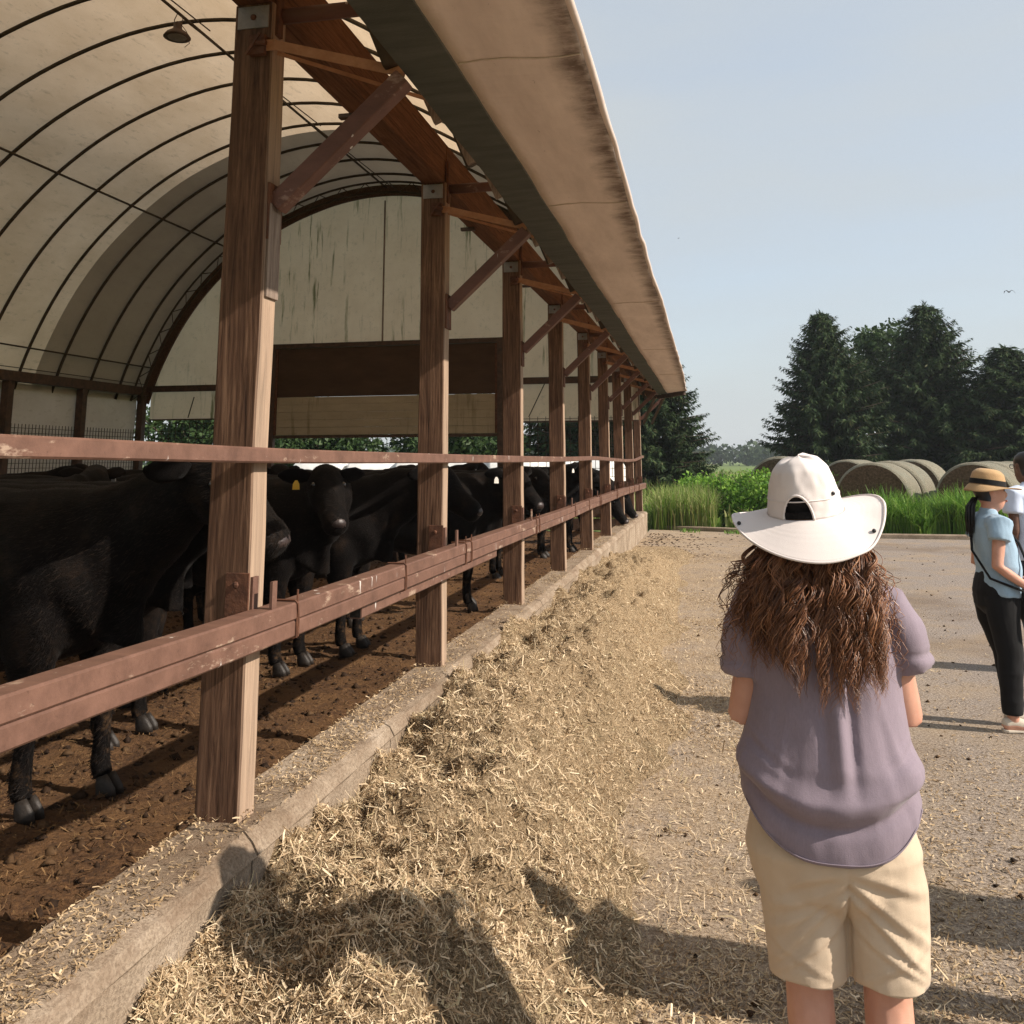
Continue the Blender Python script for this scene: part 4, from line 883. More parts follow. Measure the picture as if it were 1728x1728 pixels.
put_tree('broadleaf_tree', 'leafy green tree seen through the far left barn window', 'tree', broad_parts(5.2, 3.0, 22, 9000, .55, .22), LEAF, (-23.0,38.5,0))
put_tree('broadleaf_tree', 'green bushy tree below the raised door, left half', 'tree', broad_parts(4.2, 3.2, 23, 9000, .5, .22), LEAF, (-15.5,36.5,0))
put_tree('broadleaf_tree', 'green bushy tree below the raised door, right half', 'tree', broad_parts(4.6, 3.4, 24, 9000, .5, .22), LEAF, (-9.8,37.5,0))
put_tree('broadleaf_tree', 'small dark tree hanging into the top of the far left window', 'tree', broad_parts(7.5, 2.2, 25, 6000, .66, .22), SPRUCE[1], (-19.6,41,0))
# shrubs and weeds between yard and field
GW = 'leafy weeds along the yard edge'
for i, (x, y, h, r_, lb) in enumerate([(.35,26.0,1.35,1.15,'bright green leafy weed clump nearest the end of the barn'), (1.5,25.4,1.5,1.2,'bright green leafy weed clump left of the white hat'),
        (2.6,25.3,1.35,1.1,'bright green leafy weed clump half behind the hat brim'), (-.35,27.6,1.3,1.0,'loose green weed clump beside the barn corner'), (1.1,28.2,1.3,1.2,'green weed clump farther back towards the field')]):
    put_tree('weed_shrub', lb, 'shrub', broad_parts(h, r_, 40+i, 5200, .45, .085), WEED, (x,y,-.02), i, 1, GW)
def blades(n, x, y, h, wdt, lean=.35):
    a = rng.uniform(0,6.28,n); l = np.abs(rng.normal(lean,.2,n)); d1 = np.stack([np.cos(a)*l*.4, np.sin(a)*l*.4, np.ones(n)],1); d2 = np.stack([np.cos(a)*l*2.2, np.sin(a)*l*2.2, .55*np.ones(n)],1)
    s_ = np.stack([-np.sin(a), np.cos(a), 0*a],1)*(wdt/2)[:,None]; p0 = np.stack([x,y,np.full(n,-.02)],1); p1 = p0 + d1*(h*.6)[:,None]; p2 = p1 + norm(d2)*(h*.45)[:,None]
    v = np.stack([p0-s_,p0+s_,p1+s_,p1-s_,p2+s_*.15,p2-s_*.15],1).reshape(-1,3); o = np.arange(n)*6
    return v, np.concatenate([np.stack([o,o+1,o+2,o+3],1), np.stack([o+3,o+2,o+4,o+5],1)])
n = 9000; x = rng.uniform(3.2, 6.3, n); y = 22.2 + (rng.random(n)**1.4)*2.0 + .25*n3(x*2, 0, 0); h = rng.uniform(.4, .95, n)*(1+.30*n3(x*1.9, y*1.9, 3)+.15*n3(x*5, y*5, 1)); v, q = blades(n, x, y, h, rng.uniform(.015,.035,n))
tag(npmesh('tall_grass', v, q, GRASSM), 'dense tall green grass in front of the bales', 'grass', kind='stuff')
n = 7000; x = np.concatenate([rng.uniform(-1.4, .1, n//2), rng.uniform(-3, 4.5, n-n//2)]); y = np.concatenate([rng.uniform(23.5, 26, n//2), rng.uniform(27, 36, n-n//2)]); h = rng.uniform(.4, 1.15, n); v, q = blades(n, x, y, h, rng.uniform(.012,.028,n), .25)
PALEG = island('seeding_grass', [(.11,.20,.03),(.17,.28,.05),(.24,.31,.08),(.42,.37,.19),(.14,.25,.04)], .6, .3)
tag(npmesh('wild_grass', v, q, PALEG), 'loose seeding grass beside the barn corner and field edge', 'grass', kind='stuff')
n = 16000; x = rng.uniform(-14, 14, n); y = 24 + 60*rng.random(n)**1.6; v, q = blades(n, x, y, rng.uniform(.15,.5,n)*(1+y/60), rng.uniform(.02,.05,n)*(1+y/30), .5)
ok = ~((x > -1.6)&(y < 23.8)); tag(npmesh('meadow_grass', v, q, PALEG), 'short rough grass of the meadow behind the yard', 'grass', kind='stuff')
n = 500; x = rng.uniform(-.9, 2.6, n); y = 22.75 - x*.33 + rng.normal(0,.12,n); k_ = n3(x*2.2, 0, 0) > .1; x, y = x[k_], y[k_]; v, q = blades(len(x), x, y, rng.uniform(.05,.16,len(x)), rng.uniform(.01,.02,len(x)), .5)
tag(npmesh('kerb_grass', v, q, GRASSM), 'small tufts of grass along the yard kerb', 'grass', kind='stuff')
# far wood at the field's end
g = np.random.default_rng(77); K = 420; cx = g.uniform(-260, 330, K); cyy = 235 + g.uniform(0, 40, K); ch = 4.5 + 4.5*g.random(K)*(.6+.4*n3(cx*.03, 0, 1)); n = 42000; i = g.integers(0, K, n)
dv = norm(g.normal(0,1,(n,3))); c = np.stack([cx[i], cyy[i], ch[i]*.55], 1) + dv*np.stack([ch[i]*.62, ch[i]*.5, ch[i]*.5], 1)*(g.random((n,1))**.4); c[:,2] = np.maximum(c[:,2], .2)
d = norm(g.normal(0,1,(n,3))); L = g.uniform(.8, 1.9, n); v, q = diamonds(c, d, norm(np.cross(d, g.normal(0,1,(n,3)))), L, L*.7, .1)
tag(npmesh('far_wood', v, q, FARL), 'hazy line of woodland on the horizon', 'wood', kind='stuff')

# ------------------------------------------------------------------ two birds in the air
M_BIRD = surf('bird_plumage', (.03,.03,.03), (.07,.065,.06), 8, rough=.8)
def bird(label, loc, rot, s, flap):
    r = thing('bird', label, 'bird', (0,0,0), 'birds in flight')
    MB().loft([(V(-.11,0,.0),.008,.03),(V(-.05,0,0),.022,.022),(V(.02,0,.005),.034,.03),(V(.08,0,.015),.025,.022),(V(.115,0,.02),.02,.018),(V(.15,0,.017),.003,.003)], 8).build('body', M_BIRD, r, smooth=True, local=True)
    for q in (-1, 1):
        pts = [(V(.02,.02*q,.015),.012,.055),(V(.03,.11*q,.015+flap*.06),.008,.05),(V(.0,.2*q,.015+flap*.03),.006,.035),(V(-.05,.27*q,.015-flap*.06),.003,.008)]
        MB().loft(pts, 8).build('wing', M_BIRD, r, smooth=True, local=True)
    r.location = loc; r.rotation_euler = (0,0,rot); r.scale = (s,)*3
def at(px, py, dist):
    d = (fw*FPX + rt*(px-864) - up*(py-PY)).normalized(); return EYE + d*dist
bird('small dark bird gliding above the spruces at the right edge', at(1703,493,38), R_(95), .75, 1.4)
bird('tiny dark bird high in the sky right of the eave', at(1145,402,70), R_(20), .55, .6)
# ------------------------------------------------------------------ people
def m_cloth(name, c, var=.85, weave=420, rough=.85, bs=.25, slub=True, sheen=.15):
    m, nt, b = newmat(name); co = coords(nt, (1,1,1), False)
    d = (c[0]*var, c[1]*var, c[2]*var)
    f = mix(nt, .5, noise(nt, co, 5, 4, .6), noise(nt, coords(nt, (260,260,45), False), 1, 3, .6)) if slub else noise(nt, co, 6, 5, .6)
    nt.links.new(ramp(nt, f, [(.35, d), (.65, c)]), b.inputs['Base Color']); b.inputs['Roughness'].default_value = rough
    b.inputs['Specular IOR Level'].default_value = .2; b.inputs['Sheen Weight'].default_value = sheen
    bump(nt, b, mix(nt, .5, noise(nt, co, weave, 2, .5), noise(nt, coords(nt, (60,60,25), False), 1.5, 4, .6)), bs, .004); return m
def m_skin(name, c1, c2):
    m, nt, b = newmat(name); co = coords(nt, (1,1,1), False)
    nt.links.new(ramp(nt, noise(nt, co, 9, 5, .6), [(.35, c1), (.65, c2)]), b.inputs['Base Color']); b.inputs['Roughness'].default_value = .5; b.inputs['Specular IOR Level'].default_value = .35
    b.inputs['Subsurface Weight'].default_value = .12; b.inputs['Subsurface Radius'].default_value = (.012,.005,.003); b.inputs['Subsurface Scale'].default_value = .6
    bump(nt, b, noise(nt, co, 300, 3, .6), .1, .002); return m
SKIN_L = m_skin('skin_fair', (.52,.27,.19), (.60,.33,.24)); SKIN_D = m_skin('skin_brown', (.10,.05,.032), (.14,.072,.048))
HAIR_B = island('brown_hair', [(.04,.016,.008),(.12,.047,.022),(.20,.082,.038),(.29,.13,.062),(.14,.057,.027),(.40,.20,.10)], .38, .05, .5)
HAIR_K = island('black_hair', [(.006,.005,.005),(.012,.01,.009),(.009,.008,.007)], .45, 0, .4)
C_MAUVE = m_cloth('mauve_cloth', (.255,.208,.25), .84); C_TAN = m_cloth('tan_twill', (.57,.455,.335), .9, 600, slub=False); C_HAT = m_cloth('off_white_cotton', (.76,.69,.66), .94, 700, bs=.15, slub=False)
C_CHAM = m_cloth('pale_blue_chambray', (.33,.47,.60), .82); C_BLACK = m_cloth('black_cloth', (.010,.010,.011), .8, slub=False, sheen=.05); C_WHITE = m_cloth('white_cotton', (.56,.64,.80), .93, slub=False)
C_NAVY = m_cloth('dark_jeans', (.035,.045,.07), .7); C_STRAWHAT = m_cloth('straw_hat_weave', (.50,.32,.16), .75, 260, bs=.6); C_CANVAS = m_cloth('cream_canvas', (.62,.55,.45), .85); C_BOOT = surf('boot_leather', (.02,.017,.015), (.05,.042,.036), 9, rough=.6)
C_GREEN = m_cloth('olive_cloth', (.12,.13,.07)); C_RED = m_cloth('rust_cloth', (.30,.10,.06))
M_HATBLACK = surf('hat_black', (.006,.005,.005), (.012,.01,.01), 9, rough=.95); M_SNAP = surf('snap_button', (.01,.01,.01), (.02,.02,.02), 9, rough=.35, spec=.5)
M_EYEW = surf('eyeball', (.55,.52,.5), (.6,.57,.55), 5, rough=.2); M_LIP = surf('lips', (.33,.12,.10), (.38,.15,.12), 9, rough=.5); M_GLASSF = surf('glasses_frame', (.01,.01,.01), (.02,.02,.02), 9, rough=.3)

def head_geo(mb, c, f):
    """c: centre of the head, f: unit vector the face looks along"""
    f = Vector(f).normalized(); s_ = f.cross(V(0,0,1)).normalized(); u = s_.cross(f)
    S = [(-.118,.058,.028,.026),(-.105,.048,.05,.046),(-.075,.03,.073,.06),(-.03,.014,.090,.070),(.01,.004,.099,.075),(.05,-.004,.101,.077),(.085,-.006,.085,.067),(.108,-.008,.053,.042),(.12,-.01,.012,.01)]
    mb.loft([(c + u*z_ + f*y_, ry, rx) for z_, y_, ry, rx in S], 18, tuple(f))
    mb.loft([(c+f*.088+u*.012,.012,.010),(c+f*.108-u*.018,.014,.013),(c+f*.103-u*.034,.010,.017),(c+f*.088-u*.04,.006,.012)], 8, tuple(f))   # nose
    for q in (-1, 1): mb.loft([(c+s_*(.070*q)-u*.028,.012,.008),(c+s_*(.082*q)-f*.006,.022,.008),(c+s_*(.080*q)+u*.028-f*.008,.016,.008)], 8, tuple(f))
    mb.ball(tuple(c+f*.09-u*.066), .024, .014, .010, 8, 5)
    return s_, u
def face_bits(root, c, f, s_, u):
    for q in (-1, 1): MB().ball(tuple(c+f*.083+s_*(.031*q)+u*.012), .011, .011, .011, 8, 6).build('eye', M_EYE, root, smooth=True, local=True)
    MB().loft([(c+f*.099-u*.062-s_*.024,.004,.004),(c+f*.107-u*.061,.008,.006),(c+f*.099-u*.062+s_*.024,.004,.004)], 8, (0,0,1)).build('lips', M_LIP, root, smooth=True, local=True)
def hand_geo(mb, w_, d, n_, th, curl=.5, sc_=1.0):
    """wrist w_, finger direction d, palm normal n_, thumb side th"""
    d = Vector(d).normalized(); n_ = Vector(n_); n_ = (n_ - d*n_.dot(d)).normalized(); s_ = Vector(th); s_ = (s_-d*s_.dot(d)-n_*s_.dot(n_)).normalized()
    w_ = Vector(w_); k = sc_
    mb.loft([(w_-d*.02,.018*k,.026*k),(w_+d*.02*k,.016*k,.034*k),(w_+d*.06*k,.014*k,.041*k),(w_+d*.088*k,.011*k,.039*k)], 10, tuple(n_))
    for i, (o_, L) in enumerate(((.030,.068),(.010,.078),(-.011,.072),(-.030,.056))):
        p = w_ + d*(.082*k) + s_*(o_*k); dd = d.copy(); pts = [p-dd*.01]; L *= k
        for seg in (.45,.32,.26):
            a = curl*(.8+.25*i*.3); dd = (dd*math.cos(a*.75) + n_*math.sin(a*.75)).normalized(); p = p + dd*(L*seg); pts.append(p)
        mb.tube(pts, [.0095*k,.009*k,.0082*k,.0068*k], 7, tuple(s_))
    p = w_ + d*(.025*k) + s_*(.03*k); t1 = (d*.55+s_*.75+n_*.25).normalized(); t2 = (d*.85+s_*.25+n_*.35).normalized()
    mb.tube([p-t1*.015, p+t1*.032*k, p+t1*.032*k+t2*.03*k, p+t1*.032*k+t2*.055*k], [.014*k,.0115*k,.010*k,.0075*k], 7, tuple(n_))
def arm_geo(mb, sh, el, wr, k=1.0, rs=(.052,.045,.040,.036,.027)):
    sh, el, wr = Vector(sh), Vector(el), Vector(wr)
    mb.tube([sh, sh.lerp(el,.45), el, el.lerp(wr,.3), wr], [r_*k for r_ in rs], 10, (0,1,.1))
def leg_geo(mb, hip, kn, an, k=1.0):
    hip, kn, an = Vector(hip), Vector(kn), Vector(an)
    mb.tube([hip, hip.lerp(kn,.5), kn, kn.lerp(an,.3), kn.lerp(an,.75), an], [.085*k,.07*k,.053*k,.055*k,.037*k,.036*k], 12, (0,1,.01))
def foot_geo(mb, an, d=(0,1,0), k=1.0, hgt=.0):
    an = Vector(an); d = Vector(d).normalized(); z0 = hgt
    g = lambda t, z_: V(an.x, an.y, 0) + d*t + V(0,0,z_+z0)
    mb.loft([(g(-.07,.035),.02,.02),(g(-.055,.045),.042,.032),(g(0,.052),.05,.036),(g(.06,.042),.038,.042),(g(.12,.034),.028,.045),(g(.165,.028),.022,.036),(g(.188,.024),.012,.018)], 12, (0,0,1))
def shoes(root, ans, d, m, sole):
    for a in ans:
        mb = MB(); foot_geo(mb, a, d, hgt=.004); me = remesh(mb, .008, 2); v_ = mverts(me); v_[:,2] = np.maximum(v_[:,2], .012); setverts(me, v_)
        sh = link('shoe', me, m, root, smooth=True); dv = Vector(d).normalized(); g = lambda t: V(a[0],a[1],0)+dv*t
        MB().loft([(g(-.075)+V(0,0,.011),.011,.022),(g(-.05)+V(0,0,.011),.011,.037),(g(0)+V(0,0,.011),.011,.038),(g(.07)+V(0,0,.011),.011,.045),(g(.13)+V(0,0,.011),.011,.048),(g(.17)+V(0,0,.012),.011,.038),(g(.196)+V(0,0,.013),.010,.012)], 12, (0,0,1), p=4).build('sole', sole, sh, smooth=False, local=True)
def warp_cut(me, fz, keep_above=True):
    """trim a mesh along the surface z = fz(x, y)"""
    bm = bmesh.new(); bm.from_mesh(me); off = {}
    for v_ in bm.verts: v_.co.z -= fz(v_.co.x, v_.co.y)
    bmesh.ops.bisect_plane(bm, geom=bm.verts[:]+bm.edges[:]+bm.faces[:], plane_co=(0,0,0), plane_no=(0,0,1), clear_inner=keep_above, clear_outer=not keep_above)
    for v_ in bm.verts: v_.co.z += fz(v_.co.x, v_.co.y)
    bm.to_mesh(me); bm.free(); me.update()
def disp(me, fn):
    a = mverts(me); n_ = mnorms(me); a = a + n_*fn(a[:,0], a[:,1], a[:,2], n_)[:,None]; setverts(me, a)
def solid(ob, t):
    s_ = ob.modifiers.new('solid', 'SOLIDIFY'); s_.thickness = t; s_.offset = -1
gs = lambda t: np.exp(-t*t)
ridge = lambda t: 1-np.abs(t)

# ---- the woman in the foreground, seen from behind
WX, WY = .273, 2.66
wo = thing('person', 'person with long curly brown hair in mauve shirt and tan shorts, seen from behind', 'person', (0,0,0))
mb = MB(); hc = V(-.022,.02,1.540)
s_, u_ = head_geo(mb, hc, (.05,1,-.05)); mb.tube([(0,-.005,1.34),(0,0,1.40),(0,.01,1.47)], [.07,.055,.052], 12, (0,1,0))
mb.loft([(V(0,0,.85),.09,.15),(V(0,0,1.0),.09,.14),(V(0,0,1.2),.09,.14),(V(0,-.005,1.31),.06,.12),(V(0,0,1.40),.045,.05)], 16, (0,1,0))
arm_geo(mb, (-.155,-.005,1.295), (-.212,.012,1.035), (-.08,.25,1.06), 1.05, (.042,.043,.040,.036,.027)); arm_geo(mb, (.155,-.005,1.295), (.197,.012,1.05), (.07,.26,1.07), 1.05, (.042,.043,.040,.036,.027))
hand_geo(mb, (-.08,.25,1.06), (.75,.5,.05), (0,-.6,-1), (0,.5,1), .5); hand_geo(mb, (.07,.26,1.07), (-.8,.4,0), (0,-.6,-1), (0,.5,1), .5)
LEGL, LEGR = -.082, .103
leg_geo(mb, (-.09,.0,.80), (LEGL,.0,.44), (LEGL+.005,-.01,.08), 1.07); leg_geo(mb, (.09,0,.80), (LEGR,0,.44), (LEGR,-.01,.08), 1.07)
for lx in (LEGL, LEGR): mb.loft([(V(lx,-.012,.39),.05,.052),(V(lx,-.03,.31),.055,.056),(V(lx,-.02,.22),.045,.045)], 10, (0,1,0))
foot_geo(mb, (LEGL+.005,-.01,.08)); foot_geo(mb, (LEGR,-.01,.08))
skin = link('body', remesh(mb, .0072, 4), SKIN_L, wo, smooth=True); face_bits(wo, hc, Vector((.05,1,-.05)).normalized(), s_, u_)
shoes(wo, ((LEGL+.005,-.01,.08), (LEGR,-.01,.08)), (0,1,0), C_CANVAS, C_WHITE)
# shorts
mb = MB()
mb.loft([(V(-.008,.0,.60),.08,.14),(V(-.008,-.002,.66),.138,.198),(V(-.008,-.008,.74),.152,.214),(V(-.01,.0,.80),.128,.198),(V(-.01,.005,.9),.105,.17),(V(-.01,0,1.0),.095,.155)], 24, (0,1,0), p=2.3)
for lx, q in ((LEGL, -1), (LEGR, 1)):
    mb.loft([(V(q*.100-.008,-.006,.76),.13,.10),(V(lx*1.08-.004,-.008,.66),.120,.103),(V(lx*1.04,-.008,.55),.114,.101),(V(lx*1.03,-.008,.47),.109,.0985),(V(lx*1.03,-.008,.36),.106,.0965)], 22, (0,1,0), p=2.2)
me = remesh(mb, .0075, 4)
def shorts_f(x, y, z, n_):
    bk = np.clip(-n_[:,1]*1.7-.25, 0, 1); lx = np.where(x < .012, LEGL, LEGR); q = np.where(x < .012, -1, 1); xl = (x-lx)*q
    r_ = .0045*fbm(x*9, y*9, z*5, 3)
    # drag lines fanning from the seat down and outwards
    for (z0, sl, wd, am) in ((.66,-.55,.012,.009),(.63,-.85,.010,.008),(.585,-1.0,.010,.008),(.54,-.7,.009,.006),(.70,-.35,.012,.007),(.51,.5,.009,.005)):
        r_ = r_ + bk*am*gs((z-z0-sl*xl-.02*n3(x*12, z0*30, 0))/wd)*np.clip(.9-np.abs(xl)*5, 0, 1)
        r_ = r_ - bk*am*.9*gs((z-z0-sl*xl+.018)/wd)*np.clip(.9-np.abs(xl)*5, 0, 1)
    r_ = r_ + bk*.0035*ridge(n3(x*7+z*6*q, y*5, z*7))*np.clip((.62-z)*6, 0, 1)
    r_ = r_ - .015*gs((x-.012)/.006)*np.clip((.74-z)*9, 0, 1)*np.where(y < .0, 1, .3) - bk*.006*gs((x-.012)/.008)*np.clip((z-.7)*12, 0, 1)
    r_ = r_ - .0018*gs((z-.495)/.004)
    return r_
disp(me, shorts_f); warp_cut(me, lambda x, y: .457 + .02*max(0, -y)*1.0 - .05*(x < .012)*0 + .004*math.sin(x*40))
so_ = link('shorts', me, C_TAN, wo, smooth=True); solid(so_, .004)
# shirt
mb = MB()
mb.loft([(V(-.008,-.01,.66),.155,.216),(V(-.008,-.012,.74),.160,.222),(V(-.008,-.01,.82),.158,.220),(V(-.01,-.006,.89),.155,.216),(V(-.008,-.008,.95),.160,.218),(V(-.004,-.004,1.02),.148,.200),(V(0,0,1.10),.136,.188),(V(0,0,1.2),.130,.186),(V(0,-.006,1.29),.112,.182),(V(0,-.008,1.345),.082,.158),(V(0,0,1.385),.06,.105),(V(0,.004,1.425),.052,.06)], 32, (0,1,0), p=2.25)
for q, ex in ((-1, .0), (1, .0)):
    mb.loft([(V(.10*q,-.005,1.315),.075,.07),(V(.165*q,-.006,1.31),.078,.07),(V(.195*q,-.004,1.25),.076,.062),(V(.205*q,.004,1.20),.074,.058),(V(.210*q,.008,1.155+(.02 if q > 0 else -.012)),.075,.058)], 20, (0,1,0))
me = remesh(mb, .0075, 5)
def shirt_f(x, y, z, n_):
    zcf = np.where(x > 0, 1.19, 1.16)
    bk = np.clip(-n_[:,1]*1.6, 0, 1); tor = np.clip((.20-np.abs(x))*30, 0, 1)
    zf = .838 + 1.75*(x+.01)**2 + .012*n3(x*9, 1, 2)
    r_ = .026*gs((z-zf-.040)/.036) - .013*gs((z-zf+.010)/.014) + .004*gs((z-zf+.06)/.03)
    r_ = bk*r_ + (1-bk)*.006*gs((z-.93)/.03)
    pl = np.clip((z-.88)*9, 0, 1)*np.clip((1.32-z)*7, 0, 1)
    r_ = r_ + bk*pl*(.013*gs((x-.012)/.020) - .012*gs((x-.042)/.014) - .006*gs((x+.022)/.012))
    for (x0, k_, zc, am) in ((-.075,.12,1.0,.002),(.10,-.10,1.02,.0025),(-.13,.25,.98,.003),(.145,-.25,1.0,.003)):
        r_ = r_ + bk*am*gs((x-x0-k_*(z-zc))/.013)*gs((z-zc)/.13)
    for (z0, sl) in ((.91,.5),(.95,.62),(.985,.75)):
        r_ = r_ + bk*.0045*gs((z-z0-sl*(np.abs(x)-.15))/.009)*np.clip((np.abs(x)-.09)*14, 0, 1)
    sl_ = np.clip((np.abs(x)-.17)*20, 0, 1)*np.clip((z-1.1)*10, 0, 1)
    r_ = r_ + sl_*(.005*ridge(n3(x*14, y*8, z*16)) + .005*gs((z-zcf)/.011) - .005*gs((z-zcf-.022)/.007))
    return r_ + .0035*fbm(x*8, y*8, z*5, 3) + .0026*fbm(x*24, y*24, z*9, 2)
disp(me, shirt_f)
def hem(x, y):
    t = abs(x+.008)/.222; t = min(t, 1.02)
    return (.748 + .125*t**3.2) if y < .0 else (.80 + .075*t**3)
warp_cut(me, hem)
sh = link('shirt', me, C_MAUVE, wo, smooth=True); solid(sh, .003)
mb = MB(); hp = []
for k in range(61):
    x = -.218 + .42*k/60; t = abs(x+.008)/.222; y_ = -.0125 - .160*(max(0, 1-t**2.25))**(1/2.25); hp.append((x, y_-.003, hem(x,-1)+.006))
mb.tube(hp, .0016, 5).build('hem_stitching', C_MAUVE, sh, smooth=True, local=True)
mb = MB(); cp = [(.07*math.cos(a)+.0, .004+.062*math.sin(a), 1.405+.012*math.sin(a)) for a in [2*math.pi*k/20 for k in range(21)]]; mb.loft([(p, .02, .007) for p in cp], 8, (0,0,1), cap=False).build('collar', C_MAUVE, sh, smooth=True, local=True)
# hat
hat = thing('sun_hat', 'off-white wide brimmed sun hat with a ponytail opening on the curly haired person', 'hat', (0,0,0))
HT = V(-.024,.0,1.561); tiltX = R_(9); tiltY = R_(-5)
RM = Matrix.Rotation(tiltX, 4, 'X') @ Matrix.Rotation(tiltY, 4, 'Y')
def hp_(x, y, z): p = RM @ V(x,y,z); return p + HT
ncol, nrow = 96, 26
def crown(a, t):  # t 0 base .. 1 top
    r_ = np.interp(t, [0,.25,.55,.75,.88,.96,1], [1,.955,.86,.745,.57,.34,0]); z_ = np.interp(t, [0,.25,.55,.75,.88,.96,1], [0,.038,.084,.118,.138,.146,.148])
    k = 1 + .012*math.sin(a*6+.6)*(t > .1) + .05*float(n3(math.cos(a)*2.6, math.sin(a)*2.6, t*3.2))*(.15+t) + .016*float(n3(math.cos(a)*7, math.sin(a)*7, t*8))
    return (.099*r_*k*math.cos(a), .112*r_*k*math.sin(a), z_*(1+.05*float(n3(math.cos(a)*2, math.sin(a)*2, 8))))
vs = []; fs = []
for j in range(nrow+1):
    for i in range(ncol): vs.append(hp_(*crown(2*math.pi*i/ncol, j/nrow)))
ca = math.radians(270-17)
def in_arch(a, t):
    dx = (a-ca)*.105; hz = np.interp(t, [0,.25,.55], [0,.038,.084]); lim = .041*math.sqrt(max(0, 1-(hz/.060)**2)); return abs(dx) < lim and t < .5
for j in range(nrow):
    for i in range(ncol):
        if in_arch(2*math.pi*(i+.5)/ncol, (j+.5)/nrow): continue
        fs.append((j*ncol+i, j*ncol+(i+1)%ncol, (j+1)*ncol+(i+1)%ncol, (j+1)*ncol+i))
cr = MB().add(vs, fs).build('crown', C_HAT, hat, smooth=True, local=True); solid(cr, .003)
vs = [hp_(*(Vector(crown(2*math.pi*i/48, j/16))*.90 + V(0,0,.004))) for j in range(17) for i in range(48)]
MB().add(vs, [(j*48+i, j*48+(i+1)%48, (j+1)*48+(i+1)%48, (j+1)*48+i) for j in range(16) for i in range(48)]).build('crown_dark_dome', M_HATBLACK, hat, smooth=True, local=True)  # added black dome; its colour stands in for shade behind the opening
pts = []
for k in range(33):
    b_ = math.pi*k/32; dx = -.042*math.cos(b_); hz = .061*math.sin(b_); t = np.interp(hz, [0,.038,.084], [0,.25,.55]); pts.append(hp_(*(Vector(crown(ca+dx/.105, t))*1.01)))
MB().tube(pts, .0032, 6, (0,1,0)).build('opening_trim', C_HAT, hat, smooth=True, local=True)
MB().add([hp_(*(Vector(crown(ca+dx/.105, t))*1.0)) for t in (.02,.13) for dx in np.linspace(-.041,.041,9)], [(i,i+1,i+10,i+9) for i in range(8)]).build('strap', M_HATBLACK, hat, local=True)
def bandm(): # sweat band seam ring
    return [hp_(*(Vector(crown(2*math.pi*i/64, .30))*1.008)) for i in range(65)]
MB().tube(bandm(), .0016, 5, (0,0,1), cap=False).build('band_seam', C_HAT, hat, smooth=True, local=True)
def brim(a, s__):
    c, d = math.cos(a), math.sin(a)      # d = -1 at the back, c = +1 to the right
    back = max(0, -d); right = max(0, c); left = max(0, -c); frnt = max(0, d)
    ext = .094 + .012*back + .006*right**3 + .01*frnt; r0x, r0y = .099, .112
    drop = -.076*back**1.3 - .006*left**2 + .006*right**2.2 - .03*frnt**2 + .010*math.sin(2*a+.6)
    drop += .010*math.exp(-((a-R_(345))/.2)**2) - .008*math.exp(-((a-R_(312))/.2)**2)
    z_ = drop*(s__**1.25) + .0016*math.sin(s__*44)*(s__ > .1)*(1-s__) 
    return ((r0x+ext*s__)*c, (r0y+ext*s__)*d, z_+.001)
nb = 120; nr = 16; vs = [hp_(*brim(2*math.pi*i/nb, j/nr)) for j in range(nr+1) for i in range(nb)]
br = MB().add(vs, [(j*nb+i, (j+1)*nb+i, (j+1)*nb+(i+1)%nb, j*nb+(i+1)%nb) for j in range(nr) for i in range(nb)]).build('brim', C_HAT, hat, smooth=True, local=True); solid(br, .0035)
MB().tube([hp_(*brim(2*math.pi*i/nb, 1)) for i in range(nb+1)], .0034, 6, (0,0,1), cap=False).build('brim_edge', C_HAT, hat, smooth=True, local=True)
for p in (Vector(crown(R_(318), .36))*1.02, Vector(brim(R_(322), .88))+V(0,0,.004), Vector(brim(R_(197), .90))+V(0,0,.004)): MB().ball(tuple(hp_(*p)), .0055, .0055, .0055, 8, 5).build('snap_button', M_SNAP, hat, smooth=True, local=True)
hat.location = (WX, WY, 0)
